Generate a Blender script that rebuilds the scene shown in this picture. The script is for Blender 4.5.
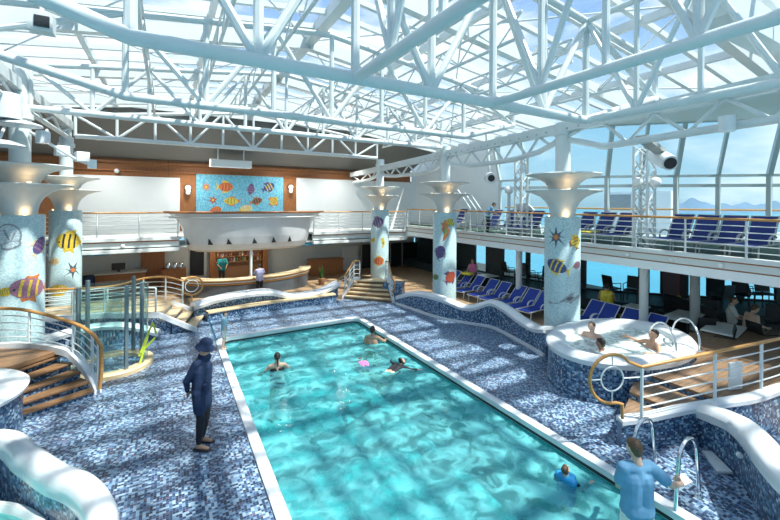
import bpy, bmesh, math, random
from mathutils import Vector, Matrix, Euler
random.seed(7)
S = bpy.context.scene
for o in list(bpy.data.objects): bpy.data.objects.remove(o)
COL = S.collection
PI = math.pi
# ------------------------------------------------------------------ camera
F, CX, HY, EYE = 387.0, 390.0, 203.3, 4.0
ROLL = math.radians(0.42); YAW = math.atan((390-168)/F)
cd = bpy.data.cameras.new('camera'); cam = bpy.data.objects.new('camera', cd); COL.objects.link(cam)
cd.sensor_width = 36; cd.lens = F/780*36; cd.shift_y = -(260-HY)/780; cd.clip_end = 3000; cd.clip_start = .05
cam.matrix_world = Matrix.Translation((0, 0, EYE)) @ Matrix.Rotation(-YAW, 4, 'Z') @ Matrix.Rotation(PI/2, 4, 'X') @ Matrix.Rotation(ROLL, 4, 'Z')
S.camera = cam
# ------------------------------------------------------------------ world sky
W = bpy.data.worlds.new('sky'); S.world = W; W.use_nodes = True
nt = W.node_tree; nt.nodes.clear()
def N(t, **k):
    n = nt.nodes.new(t)
    for a, b in k.items(): setattr(n, a, b)
    return n
def L(a, b): nt.links.new(a, b)
def ramp(els, interp='LINEAR'):
    r = N('ShaderNodeValToRGB'); r.color_ramp.interpolation = interp
    e = r.color_ramp.elements
    while len(e) < len(els): e.new(.5)
    for x, (p, c) in zip(e, els): x.position = p; x.color = tuple(c) + ((1,) if len(c) == 3 else ())
    return r
tc = N('ShaderNodeTexCoord'); sep = N('ShaderNodeSeparateXYZ'); L(tc.outputs['Generated'], sep.inputs[0])
grad = ramp([(0, (.40, .56, .66)), (.03, (.52, .70, .80)), (.14, (.40, .64, .82)), (.45, (.14, .36, .74)), (1, (.07, .24, .60))]); L(sep.outputs['Z'], grad.inputs[0])
mp = N('ShaderNodeMapping'); mp.inputs['Scale'].default_value = (1, 1, 2.6); L(tc.outputs['Generated'], mp.inputs[0])
no = N('ShaderNodeTexNoise'); no.inputs['Scale'].default_value = 3.4; no.inputs['Detail'].default_value = 7; L(mp.outputs[0], no.inputs['Vector'])
cl = ramp([(.46, (0, 0, 0)), (.62, (1, 1, 1))]); L(no.outputs[0], cl.inputs[0])
mx = N('ShaderNodeMixRGB'); L(cl.outputs[0], mx.inputs[0]); L(grad.outputs[0], mx.inputs[1]); mx.inputs[2].default_value = (.9, .95, 1, 1)
bg = N('ShaderNodeBackground'); bg.inputs[1].default_value = .72; L(mx.outputs[0], bg.inputs[0])
wo = N('ShaderNodeOutputWorld'); L(bg.outputs[0], wo.inputs[0])
# ------------------------------------------------------------------ sun
sd = bpy.data.lights.new('sun', 'SUN'); sd.energy = 5.5; sd.angle = math.radians(1.6); sd.color = (1, .96, .88)
sun = bpy.data.objects.new('sun', sd); COL.objects.link(sun)
SUN_EL, SUN_H = math.radians(62), Vector((-.45, .62, 0)).normalized()
sun.rotation_euler = Vector((SUN_H.x*math.cos(SUN_EL), SUN_H.y*math.cos(SUN_EL), -math.sin(SUN_EL))).to_track_quat('-Z', 'Y').to_euler()
S.view_settings.view_transform = 'Standard'; S.view_settings.look = 'None'; S.view_settings.gamma = 1; S.view_settings.use_curve_mapping = False
S.view_settings.exposure = 0.8
S.cycles.max_bounces = 8; S.cycles.transparent_max_bounces = 24; S.cycles.caustics_reflective = False; S.cycles.caustics_refractive = False
S.cycles.sample_clamp_indirect = 6; S.cycles.use_denoising = True

# ------------------------------------------------------------------ measuring: pixel of the photograph to a point on a real plane
_fw = Vector((math.sin(YAW), math.cos(YAW), 0)); _rt = Vector((math.cos(YAW), -math.sin(YAW), 0)); _C = Vector((0, 0, EYE))
def ray(x, y):
    u = x-CX; v = HY-y; c, s = math.cos(ROLL), math.sin(ROLL)
    return _fw*F + _rt*(u*c-v*s) + Vector((0, 0, 1))*(u*s+v*c)
def G(x, y, z=0):
    r = ray(x, y); return _C + r*((z-EYE)/r.z)
def XP(x, y, X):
    r = ray(x, y); return _C + r*(X/r.x)
def YP(x, y, Y):
    r = ray(x, y); return _C + r*(Y/r.y)
def ZAT(x, y, px, py):           # height seen at pixel row py over plan point (x, y)
    d = Vector((x, y, 0)); w = d.dot(_fw); r = ray(px, py); return EYE + r.z*w/F

# ------------------------------------------------------------------ materials
def newmat(name):
    global nt
    m = bpy.data.materials.new(name); m.use_nodes = True; nt = m.node_tree; nt.nodes.clear()
    return m
def mat(name, c, rough=.5, metal=0, var=.08, scale=6, spec=.5, emit=None, es=0, bump=0):
    m = newmat(name)
    out = N('ShaderNodeOutputMaterial'); p = N('ShaderNodeBsdfPrincipled'); L(p.outputs[0], out.inputs[0])
    t = N('ShaderNodeTexCoord'); n = N('ShaderNodeTexNoise'); n.inputs['Scale'].default_value = scale; n.inputs['Detail'].default_value = 4; L(t.outputs['Object'], n.inputs['Vector'])
    r = ramp([(.3, [x*(1-var) for x in c]), (.7, [min(1, x*(1+var)) for x in c])]); L(n.outputs[0], r.inputs[0]); L(r.outputs[0], p.inputs['Base Color'])
    p.inputs['Roughness'].default_value = rough; p.inputs['Metallic'].default_value = metal; p.inputs['Specular IOR Level'].default_value = spec
    if emit: p.inputs['Emission Color'].default_value = (*emit, 1); p.inputs['Emission Strength'].default_value = es
    if bump:
        b = N('ShaderNodeBump'); b.inputs['Strength'].default_value = bump; b.inputs['Distance'].default_value = .02; L(n.outputs[0], b.inputs['Height']); L(b.outputs[0], p.inputs['Normal'])
    return m
def mosaic(name, cols, size=.045, grout=(.35, .42, .5), rough=.3, gw=.07):
    m = newmat(name)
    out = N('ShaderNodeOutputMaterial'); p = N('ShaderNodeBsdfPrincipled'); L(p.outputs[0], out.inputs[0])
    uv = N('ShaderNodeUVMap'); sc = N('ShaderNodeVectorMath', operation='SCALE'); sc.inputs['Scale'].default_value = 1/size; L(uv.outputs[0], sc.inputs[0])
    fl = N('ShaderNodeVectorMath', operation='FLOOR'); L(sc.outputs[0], fl.inputs[0])
    wn = N('ShaderNodeTexWhiteNoise', noise_dimensions='2D'); L(fl.outputs[0], wn.inputs['Vector'])
    r = ramp(cols, 'CONSTANT'); L(wn.outputs['Value'], r.inputs[0])
    fr = N('ShaderNodeVectorMath', operation='FRACTION'); L(sc.outputs[0], fr.inputs[0])
    sx = N('ShaderNodeSeparateXYZ'); L(fr.outputs[0], sx.inputs[0])
    mn = N('ShaderNodeMath', operation='MINIMUM'); L(sx.outputs[0], mn.inputs[0]); L(sx.outputs[1], mn.inputs[1])
    lt = N('ShaderNodeMath', operation='LESS_THAN'); L(mn.outputs[0], lt.inputs[0]); lt.inputs[1].default_value = gw
    mxx = N('ShaderNodeMixRGB'); L(lt.outputs[0], mxx.inputs[0]); L(r.outputs[0], mxx.inputs[1]); mxx.inputs[2].default_value = (*grout, 1)
    L(mxx.outputs[0], p.inputs['Base Color']); p.inputs['Roughness'].default_value = rough
    return m
def wood(name, a, b, plank=.12, axis=0, rough=.45):
    m = newmat(name)
    out = N('ShaderNodeOutputMaterial'); p = N('ShaderNodeBsdfPrincipled'); L(p.outputs[0], out.inputs[0])
    uv = N('ShaderNodeUVMap'); mpn = N('ShaderNodeMapping'); mpn.inputs['Scale'].default_value = (2, 25, 1) if axis == 0 else (25, 2, 1); L(uv.outputs[0], mpn.inputs[0])
    n = N('ShaderNodeTexNoise'); n.inputs['Scale'].default_value = 1.5; n.inputs['Detail'].default_value = 5; L(mpn.outputs[0], n.inputs['Vector'])
    r = ramp([(.3, a), (.7, b)]); L(n.outputs[0], r.inputs[0])
    sx = N('ShaderNodeSeparateXYZ'); L(uv.outputs[0], sx.inputs[0])
    dv = N('ShaderNodeMath', operation='DIVIDE'); L(sx.outputs[1 if axis == 0 else 0], dv.inputs[0]); dv.inputs[1].default_value = plank
    fr = N('ShaderNodeMath', operation='FRACT'); L(dv.outputs[0], fr.inputs[0])
    lt = N('ShaderNodeMath', operation='LESS_THAN'); L(fr.outputs[0], lt.inputs[0]); lt.inputs[1].default_value = min(.07, .012/plank)
    mxx = N('ShaderNodeMixRGB'); L(lt.outputs[0], mxx.inputs[0]); L(r.outputs[0], mxx.inputs[1]); mxx.inputs[2].default_value = (.03, .02, .015, 1)
    L(mxx.outputs[0], p.inputs['Base Color']); p.inputs['Roughness'].default_value = rough
    return m
def glass(name, tint, gloss=.06, trans=0.0, tcol=(1, 1, 1), rough=.02):
    m = newmat(name)
    out = N('ShaderNodeOutputMaterial'); t = N('ShaderNodeBsdfTransparent'); t.inputs[0].default_value = (*tint, 1)
    g = N('ShaderNodeBsdfGlossy'); g.inputs['Roughness'].default_value = rough
    lw = N('ShaderNodeLayerWeight'); lr = ramp([(0, (.03,)*3), (.6, (.06,)*3), (1, (.55,)*3)]); L(lw.outputs['Facing'], lr.inputs[0])
    a = N('ShaderNodeMixShader'); L(lr.outputs[0], a.inputs[0]); L(t.outputs[0], a.inputs[1]); L(g.outputs[0], a.inputs[2])
    if trans:
        d = N('ShaderNodeBsdfTranslucent'); d.inputs[0].default_value = (*tcol, 1)
        tcn = N('ShaderNodeTexCoord'); nz = N('ShaderNodeTexNoise'); nz.inputs['Scale'].default_value = .5; L(tcn.outputs['Object'], nz.inputs['Vector'])
        rr = ramp([(.3, [trans*.6]*3), (.7, [trans*1.3]*3)]); L(nz.outputs[0], rr.inputs[0])
        b = N('ShaderNodeMixShader'); L(rr.outputs[0], b.inputs[0]); L(a.outputs[0], b.inputs[1]); L(d.outputs[0], b.inputs[2]); a = b
    L(a.outputs[0], out.inputs[0])
    return m
def water(name, tint, scale=5, strength=.35, milk_caustic=0, mcol=(1, 1, 1)):
    m = newmat(name)
    out = N('ShaderNodeOutputMaterial'); t = N('ShaderNodeBsdfTransparent'); t.inputs[0].default_value = (*tint, 1)
    g = N('ShaderNodeBsdfGlossy'); g.inputs['Roughness'].default_value = .06
    tcn = N('ShaderNodeTexCoord'); nz = N('ShaderNodeTexNoise'); nz.inputs['Scale'].default_value = scale; nz.inputs['Detail'].default_value = 3; nz.inputs['Distortion'].default_value = 1.2; L(tcn.outputs['Object'], nz.inputs['Vector'])
    b = N('ShaderNodeBump'); b.inputs['Strength'].default_value = strength; b.inputs['Distance'].default_value = .08; L(nz.outputs[0], b.inputs['Height'])
    fr = N('ShaderNodeFresnel'); fr.inputs[0].default_value = 1.33; L(b.outputs[0], g.inputs['Normal']); L(b.outputs[0], fr.inputs['Normal'])
    a = N('ShaderNodeMixShader'); L(fr.outputs[0], a.inputs[0]); L(t.outputs[0], a.inputs[1]); L(g.outputs[0], a.inputs[2])
    if milk_caustic:
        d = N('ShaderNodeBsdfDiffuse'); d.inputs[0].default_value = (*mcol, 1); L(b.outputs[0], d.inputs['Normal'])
        rr = ramp([(.38, [milk_caustic*.35]*3), (.62, [min(1, milk_caustic*1.25)]*3)]); L(nz.outputs[0], rr.inputs[0])  # cloudy water; its noise also paints caustic-like bright patches into the colour
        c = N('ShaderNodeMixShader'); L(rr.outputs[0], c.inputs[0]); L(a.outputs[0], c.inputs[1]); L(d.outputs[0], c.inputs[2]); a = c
    L(a.outputs[0], out.inputs[0])
    return m
BLUES = [(0, (.012, .022, .05)), (.18, (.025, .055, .12)), (.38, (.075, .145, .26)), (.55, (.17, .28, .42)), (.72, (.32, .45, .56)), (.94, (.13, .10, .15))]
DEEP = [(0, (.014, .032, .08)), (.18, (.032, .08, .165)), (.40, (.075, .165, .29)), (.62, (.18, .31, .45)), (.82, (.38, .52, .63)), (.95, (.12, .10, .15))]
M = {}
M['floor'] = mosaic('floor_mosaic', BLUES, .037, (.24, .30, .42))
M['mosaic'] = mosaic('wall_mosaic', DEEP, .037, (.14, .20, .30))
M['pillar'] = mosaic('pillar_mosaic', [(0, (.36, .54, .57)), (.3, (.43, .61, .64)), (.6, (.50, .67, .69)), (.85, (.56, .69, .70))], .03, (.45, .57, .60), .35)
M['basin'] = mosaic('basin_tile', [(0, (.30, .66, .68)), (.4, (.34, .70, .71)), (.7, (.38, .74, .75))], .1, (.36, .76, .78), .4)
M['tub_in'] = mat('tub_gelcoat', (.86, .90, .88), .25, var=.03)
M['white'] = mat('white_paint', (.70, .74, .74), .38, var=.03, scale=3)
M['cap'] = mat('white_gelcoat', (.70, .73, .75), .22, var=.03, scale=3)
M['steelwhite'] = mat('white_steel_paint', (.64, .69, .69), .32, var=.04, scale=2)
M['offwhite'] = mat('cream_panel', (.66, .70, .69), .5, var=.03, scale=1.2)
M['screen'] = mat('grey_white_screen', (.82, .87, .88), .6, var=.02, scale=1)
M['grey'] = mat('grey_paint', (.36, .38, .37), .6, var=.05, scale=2)
M['soffit'] = mat('soffit_grey_brown', (.17, .16, .145), .7, var=.06, scale=1)
M['dark'] = mat('dark_metal', (.03, .035, .04), .4, var=.2)
M['black'] = mat('black_plastic', (.015, .015, .018), .4, var=.2)
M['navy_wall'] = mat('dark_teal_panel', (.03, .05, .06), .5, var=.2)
M['chrome'] = mat('polished_steel', (.75, .78, .8), .12, 1, var=.02)
M['cherry'] = wood('cherry_panel', (.26, .095, .03), (.38, .155, .05), 30, 1)
M['teak'] = wood('teak_deck', (.30, .19, .11), (.48, .33, .2), .1, 0)
M['teaky'] = wood('teak_deck_weathered', (.50, .36, .20), (.72, .56, .36), .1, 0)
M['tread'] = wood('stair_tread_teak', (.16, .085, .04), (.30, .17, .085), .5, 0)
M['teakd'] = wood('dark_teak_deck', (.17, .10, .06), (.34, .22, .13), .09, 0)
M['bowl'] = mat('satin_bowl_paint', (.60, .64, .63), .5, var=.03)
M['treadl'] = wood('stair_tread_pale_teak', (.56, .42, .24), (.74, .58, .36), .5, 0)
M['rail'] = wood('varnished_handrail', (.42, .20, .06), (.58, .31, .10), 9, 0, .25)
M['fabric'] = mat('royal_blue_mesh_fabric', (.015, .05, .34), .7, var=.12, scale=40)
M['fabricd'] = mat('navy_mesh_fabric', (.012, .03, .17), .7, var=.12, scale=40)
M['skin'] = mat('skin_tan', (.52, .30, .20), .5, var=.06)
M['skinl'] = mat('skin_light', (.66, .43, .32), .5, var=.06)
M['skind'] = mat('skin_brown', (.30, .16, .10), .5, var=.06)
M['hair'] = mat('dark_hair', (.022, .015, .011), .5, var=.3, scale=60)
M['hairb'] = mat('brown_hair', (.10, .055, .028), .5, var=.3, scale=60)
M['navy'] = mat('navy_cloth', (.010, .026, .075), .85, var=.15, scale=14, bump=.3)
M['navyleg'] = mat('black_legging', (.01, .013, .02), .8, var=.15)
M['shirt'] = mat('blue_tee_cotton', (.14, .32, .50), .9, var=.1, scale=9, bump=.5)
M['paleblue'] = mat('pale_blue_shirt', (.35, .55, .66), .9, var=.1)
M['teal'] = mat('teal_uniform', (.02, .30, .33), .8, var=.1)
M['lilac'] = mat('lilac_shirt', (.42, .42, .62), .8, var=.1)
M['whitecloth'] = mat('white_cloth', (.75, .75, .72), .85, var=.06, bump=.3)
M['pink'] = mat('pink_swimsuit', (.75, .18, .42), .7, var=.1)
M['blackswim'] = mat('black_swimsuit', (.012, .012, .018), .6, var=.1)
M['bluefloat'] = mat('blue_float_vest', (.02, .30, .65), .45, var=.1)
M['yellow'] = mat('yellow_plastic', (.75, .62, .05), .5, var=.1)
M['lime'] = mat('lime_yellow_tape', (.55, .68, .05), .5, var=.1)
M['wine'] = mat('wine_red_panel', (.12, .01, .015), .6, var=.1)
M['green'] = mat('leaf_green', (.05, .16, .03), .6, var=.3, scale=12)
M['turf'] = mat('green_deck_carpet', (.06, .11, .07), .9, var=.25, scale=20)
M['table'] = mat('white_table_top', (.72, .76, .74), .3, var=.03)
M['sea'] = mat('sea_water', (.03, .22, .30), .25, var=.12, scale=.02)
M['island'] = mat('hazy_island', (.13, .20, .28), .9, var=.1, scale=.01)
M['outside'] = mat('outside_white_paint', (.86, .88, .9), .5, var=.02)
M['lampglow'] = mat('warm_lamp', (1, .8, .5), .5, emit=(1, .62, .28), es=3)
M['globe'] = mat('frosted_globe', (.85, .86, .84), .3, var=.02)
M['roofglass'] = glass('roof_glass', (.90, .95, .96), trans=.06)
M['window'] = glass('window_glass', (.70, .88, .93))
M['clear'] = glass('clear_glass', (.82, .93, .92), trans=.04)
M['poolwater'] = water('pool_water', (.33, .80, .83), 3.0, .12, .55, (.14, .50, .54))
M['tubwater'] = water('bubbling_water', (.8, .95, .92), 5, .16, 1.15, (.84, .91, .88))
M['leftwater'] = water('left_tub_water', (.35, .82, .84), 6, .4, .25, (.5, .9, .9))
M['mural'] = mosaic('mural_mosaic', [(0, (.10, .42, .60)), (.3, (.16, .50, .66)), (.6, (.24, .58, .70)), (.85, (.10, .34, .55))], .05, (.2, .5, .62), .5)
M['blueawn'] = mat('blue_canopy', (.05, .32, .55), .6, var=.1)
for k, c in dict(f_yellow=(.72, .52, .06), f_black=(.03, .03, .04), f_purple=(.13, .08, .22), f_orange=(.62, .20, .06), f_red=(.45, .07, .04), f_blue=(.05, .08, .22),
                 f_grey=(.26, .30, .33), f_cream=(.70, .62, .38), f_green=(.20, .30, .10), f_mauve=(.34, .16, .24), f_dgrey=(.10, .12, .14), f_brown=(.28, .14, .07), f_pale=(.5, .62, .66)).items():
    M[k] = mat('tile_' + k[2:], c, .35, var=.35, scale=30)
for i, c in enumerate([(.25, .05, .03), (.05, .16, .06), (.45, .25, .06), (.55, .5, .42), (.10, .05, .03), (.30, .12, .20)]):
    M['bottle%d' % i] = mat('bottle_glass_%s' % 'abcdef'[i], c, .15, var=.1)

# ------------------------------------------------------------------ mesh builder
class MB:
    def __init__(s): s.v = []; s.f = []; s.uv = {}
    def add(s, vs, fs, uvs=None):
        b = len(s.v); s.v += [tuple(x) for x in vs]
        for i, f in enumerate(fs):
            if uvs: s.uv[len(s.f)] = uvs[i]
            s.f.append(tuple(b+j for j in f))
        return s
    def box(s, c, d, rz=0, R=None):
        R = R or Matrix.Rotation(rz, 3, 'Z'); c = Vector(c); h = Vector(d)/2
        vs = [c + R @ Vector((x*h.x, y*h.y, z*h.z)) for x in (-1, 1) for y in (-1, 1) for z in (-1, 1)]
        return s.add(vs, [(0, 1, 3, 2), (4, 6, 7, 5), (0, 4, 5, 1), (2, 3, 7, 6), (0, 2, 6, 4), (1, 5, 7, 3)])
    def bar(s, p, q, w, h):                                   # rectangular bar from p to q
        p = Vector(p); q = Vector(q); d = (q-p).normalized(); up = Vector((0, 0, 1))
        if abs(d.z) > .98: up = Vector((0, 1, 0))
        a = d.cross(up).normalized()*w/2; b = a.cross(d).normalized()*h/2
        vs = [e+sa*a+sb*b for e in (p, q) for sa, sb in ((-1, -1), (1, -1), (1, 1), (-1, 1))]
        return s.add(vs, [(3, 2, 1, 0), (4, 5, 6, 7)] + [(i, (i+1) % 4, (i+1) % 4+4, i+4) for i in range(4)])
    def tube(s, pts, r, n=8, closed=False):
        pts = [Vector(p) for p in pts]; m = len(pts); rs = r if isinstance(r, (list, tuple)) else [r]*m
        up = Vector((0, 0, 1)); vs = []; a0 = None
        for i, p in enumerate(pts):
            d = (pts[(i+1) % m]-pts[i-1]) if closed else (pts[min(i+1, m-1)]-pts[max(i-1, 0)])
            d.normalize()
            if a0 is None:
                a = d.cross(up) if abs(d.z) < .95 else d.cross(Vector((0, 1, 0)))
            else: a = a0 - d*a0.dot(d)
            if a.length < 1e-5: a = d.cross(Vector((1, 0, 0)))
            a.normalize(); a0 = a; b = d.cross(a)
            vs += [p + (a*math.cos(2*PI*k/n)+b*math.sin(2*PI*k/n))*rs[i] for k in range(n)]
        fs = []
        for i in range(m if closed else m-1):
            j = (i+1) % m
            fs += [(i*n+k, i*n+(k+1) % n, j*n+(k+1) % n, j*n+k) for k in range(n)]
        if not closed: fs += [tuple(range(n-1, -1, -1)), tuple((m-1)*n+k for k in range(n))]
        return s.add(vs, fs)
    def lathe(s, c, prof, n=32, a0=0, a1=2*PI, sx=1, sy=1):
        full = abs(a1-a0-2*PI) < 1e-6; cols = n if full else n+1; m = len(prof)
        vs = []; L_ = [0]
        for i in range(1, m): L_.append(L_[-1]+math.hypot(prof[i][0]-prof[i-1][0], prof[i][1]-prof[i-1][1]))
        for k in range(cols):
            a = a0+(a1-a0)*k/n
            vs += [(c[0]+r*sx*math.cos(a), c[1]+r*sy*math.sin(a), c[2]+z) for r, z in prof]
        fs = []; uv = []
        R = max(r for r, z in prof)*(sx+sy)/2
        for k in range(n):
            k2 = (k+1) % cols
            for i in range(m-1):
                fs.append((k*m+i, k2*m+i, k2*m+i+1, k*m+i+1))
                u0, u1 = R*(a0+(a1-a0)*k/n), R*(a0+(a1-a0)*(k+1)/n)
                uv.append(((u0, L_[i]), (u1, L_[i]), (u1, L_[i+1]), (u0, L_[i+1])))
        return s.add(vs, fs, uv)
    def sweep(s, prof, path, closed=False, profclosed=True):  # prof: (side, up) or function of index; side is to the right of travel
        pts = [Vector(p) for p in path]; m = len(pts); vs = []; ln = [0]
        for i in range(1, m): ln.append(ln[-1]+(pts[i]-pts[i-1]).length)
        if closed: ln.append(ln[-1]+(pts[0]-pts[-1]).length)
        for i, p in enumerate(pts):
            d = (pts[(i+1) % m]-pts[i-1]) if closed else (pts[min(i+1, m-1)]-pts[max(i-1, 0)])
            d.z = 0; d.normalize(); r = Vector((d.y, -d.x, 0))
            pr = prof(i) if callable(prof) else prof
            vs += [p + r*a + Vector((0, 0, b)) for a, b in pr]
        k = len(pr); fs = []; uv = []; pl = [0]
        for j in range(1, k+1): pl.append(pl[-1]+math.hypot(pr[j % k][0]-pr[j-1][0], pr[j % k][1]-pr[j-1][1]))
        for i in range(m if closed else m-1):
            i2 = (i+1) % m
            for j in range(k if profclosed else k-1):
                j2 = (j+1) % k
                fs.append((i*k+j, i*k+j2, i2*k+j2, i2*k+j))
                def q(ii, jj, li): 
                    return (ln[li], pl[jj]) 
                uv.append((q(i, j, i), q(i, j+1, i), q(i2, j+1, i+1), q(i2, j, i+1)))
        if not closed and profclosed:
            fs += [tuple(range(k)), tuple((m-1)*k+j for j in range(k-1, -1, -1))]; uv += [[(0, 0)]*k, [(0, 0)]*k]
        return s.add(vs, fs, uv)
    def prism(s, poly, z0, z1):
        n = len(poly); zz0 = z0 if isinstance(z0, (list, tuple)) else [z0]*n; zz1 = z1 if isinstance(z1, (list, tuple)) else [z1]*n
        vs = [(p[0], p[1], zz0[i]) for i, p in enumerate(poly)] + [(p[0], p[1], zz1[i]) for i, p in enumerate(poly)]
        return s.add(vs, [tuple(range(n-1, -1, -1)), tuple(range(n, 2*n))] + [(i, (i+1) % n, (i+1) % n+n, i+n) for i in range(n)])
    def sphere(s, c, r, n=12, R=None):
        r = r if isinstance(r, (list, tuple)) else (r, r, r); R = R or Matrix.Identity(3); c = Vector(c); m = n//2; vs = []; fs = []
        for i in range(m+1):
            t = PI*i/m
            for k in range(n):
                a = 2*PI*k/n; vs.append(c + R @ Vector((r[0]*math.sin(t)*math.cos(a), r[1]*math.sin(t)*math.sin(a), r[2]*math.cos(t))))
        for i in range(m):
            for k in range(n): fs.append((i*n+k, (i+1)*n+k, (i+1)*n+(k+1) % n, i*n+(k+1) % n))
        return s.add(vs, fs)
    def capsule(s, p, q, r0, r1, n=12):
        p = Vector(p); q = Vector(q)
        if (q-p).length > 1e-4: s.tube([p, q], [r0, r1], n)
        s.sphere(p, r0, n); return s.sphere(q, r1, n)
    def build(s, name, m, parent=None, smooth=False, bev=0, local=False, sharp=40, up=False):
        off = Vector((0, 0, 0))
        if parent is not None and not local:
            p = parent
            while p.parent: p = p.parent
            off = p.location
        me = bpy.data.meshes.new(name); me.from_pydata([tuple(Vector(v)-off) for v in s.v], [], s.f)
        uvl = me.uv_layers.new(name='UVMap')
        for p in me.polygons:
            ex = s.uv.get(p.index)
            if ex:
                for li, t in zip(p.loop_indices, ex): uvl.data[li].uv = t
            else:
                n = p.normal
                if abs(n.z) > .7: fu = lambda w: (w.x, w.y)
                else:
                    t = Vector((-n.y, n.x, 0)).normalized() if abs(n.x)+abs(n.y) > 1e-6 else Vector((1, 0, 0)); fu = lambda w: (w.dot(t), w.z)
                for li in p.loop_indices: uvl.data[li].uv = fu(me.vertices[me.loops[li].vertex_index].co + off)
        b = bmesh.new(); b.from_mesh(me); bmesh.ops.recalc_face_normals(b, faces=b.faces)
        if up: [f.normal_flip() for f in b.faces if f.normal.z < 0]
        b.to_mesh(me); b.free()
        if smooth:
            for p in me.polygons: p.use_smooth = True
            me.set_sharp_from_angle(angle=math.radians(sharp))
        me.materials.append(m); o = bpy.data.objects.new(name, me); COL.objects.link(o)
        if bev:
            bm_ = o.modifiers.new('edge', 'BEVEL'); bm_.width = bev; bm_.segments = 2; bm_.limit_method = 'ANGLE'
        if parent is not None: o.parent = parent
        return o
def tag(o, label=None, cat=None, group=None, kind=None):
    if label: o['label'] = label
    if cat: o['category'] = cat
    if group: o['group'] = group
    if kind: o['kind'] = kind
    return o
def thing(name, label, cat, loc=(0, 0, 0), group=None, rz=0):
    o = bpy.data.objects.new(name, None); COL.objects.link(o); o.location = loc; o.rotation_euler = (0, 0, rz); o.empty_display_size = .1
    return tag(o, label, cat, group)
def struct(o): o['kind'] = 'structure'; return o
def copy_tree(o, parent=None):
    c = o.copy(); COL.objects.link(c)
    if parent: c.parent = parent
    for ch in list(o.children): copy_tree(ch, c)
    return c
def spline(pts, n=8, closed=False):
    P = [Vector(p) for p in pts]; m = len(P); out = []
    for i in range(m if closed else m-1):
        p0, p1, p2, p3 = (P[(i-1) % m], P[i], P[(i+1) % m], P[(i+2) % m]) if closed else (P[max(i-1, 0)], P[i], P[i+1], P[min(i+2, m-1)])
        for k in range(n):
            t = k/n; out.append(.5*((2*p1)+(p2-p0)*t+(2*p0-5*p1+4*p2-p3)*t*t+(3*p1-p0-3*p2+p3)*t**3))
    if not closed: out.append(P[-1])
    return out
ORD = ['first', 'second', 'third', 'fourth', 'fifth', 'sixth', 'seventh', 'eighth', 'ninth', 'tenth', 'eleventh', 'twelfth']

# ================================================================== THE SETTING
PX, LX, BX = 9.7, -3.15, 11.8                                        # the two lines of pillars
DECK2 = 2.70                                               # upper deck, right side
FD2 = 2.53                                                 # upper deck, far side
# floors
b = MB()
for c, d in (((-3.925, 5.2), (10.25, 19.4)), ((7.65, 5.2), (3.5, 19.4)), ((3.58, 13.6), (4.64, 2.5))): b.box((c[0], c[1], -.1), (d[0], d[1], .2))
struct(b.build('floor_mosaic_deck', M['floor']))
b = MB(); b.box((13.9, 5.2, -.1), (9, 19.4, .2)); b.box((4.65, 18.4, -.1), (27.5, 7.0, .2)); struct(b.build('floor_teak_deck', M['teak']))
# swimming pool
def rrect(x0, x1, y0, y1, r, n=6):
    out = []
    for cx, cy, a in ((x1-r, y1-r, 0), (x0+r, y1-r, 90), (x0+r, y0+r, 180), (x1-r, y0+r, 270)):
        out += [(cx+r*math.cos(math.radians(a+90*k/n)), cy+r*math.sin(math.radians(a+90*k/n))) for k in range(n+1)]
    return out
pool = thing('swimming_pool', 'large rectangular turquoise swimming pool with white edge sunk in the mosaic deck', 'pool', (3.57, 6, 0))
inner = rrect(1.33, 5.74, -2.5, 12.22, .30)
mid = [(x, y, 0) for x, y in rrect(1.20, 5.87, -2.65, 12.35, .43)]
b = MB(); b.sweep([(0, .0), (0, .035), (.03, .05), (.13, .05), (.17, .03), (.17, -.06), (.1, -.06)], [(p[0], p[1], 0) for p in mid][::-1], closed=True)
b.build('coping', M['cap'], pool, smooth=True)
b = MB(); b.sweep([(.13, -.02), (.13, -1.45)], mid[::-1], closed=True, profclosed=False); b.prism([(x, y) for x, y in inner], -1.5, -1.42)
b.build('basin', M['basin'], pool)
b = MB(); b.sweep([(.12, -.085), (.165, -.085), (.165, -.115), (.12, -.115)], mid[::-1], closed=True); b.build('overflow_channel', M['dark'], pool)
wv = [(x, y, -.15) for x, y in inner]
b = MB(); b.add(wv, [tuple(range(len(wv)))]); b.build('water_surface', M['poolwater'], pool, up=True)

# ---- wave walls: mosaic wall with a fat rounded white cap
def roundcap(w, h): return [(-w*.5, -h*.55), (-w*.55, 0), (-w*.42, h*.35), (-w*.2, h*.5), (w*.2, h*.5), (w*.42, h*.35), (w*.55, 0), (w*.5, -h*.55)]
def wave_wall(name, label, base, tops, capw=.34, caph=.17, thick=.22, side=1, skirt=True):
    # base: plan points, tops: heights at those points
    pts = spline([(x, y, t) for (x, y), t in zip(base, tops)], 8)
    t = thing(name, label, 'wall', (base[0][0], base[0][1], 0))
    n = len(pts); b = MB()
    path = [(p.x, p.y, 0) for p in pts]
    b.sweep(lambda i: [(-thick/2, 0), (thick/2, 0), (thick/2, max(.05, pts[i].z-caph*.5)), (-thick/2, max(.05, pts[i].z-caph*.5))], path)
    b.build('mosaic_face', M['mosaic'], t)
    b = MB(); b.sweep(roundcap(capw, caph), [(p.x, p.y, p.z-caph*.4) for p in pts]); b.build('white_cap', M['cap'], t, smooth=True)
    if skirt:
        b = MB(); b.sweep([(side*thick/2, 0), (side*(thick/2+.09), 0), (side*(thick/2+.09), .05), (side*thick/2, .07)], path); b.build('white_skirting', M['cap'], t)
    return t
rb = [G(*p)[:2] for p in ((397, 304), (415, 310.5), (440, 318.5), (466, 323.5), (490, 327.5), (505, 333.5), (520, 341.5), (535, 350), (548, 358))]
rtp = [(402, 296), (424, 292), (445, 297), (470, 306), (493, 301), (510, 307), (525, 317.5), (540, 326), (553, 327.5)]
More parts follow.
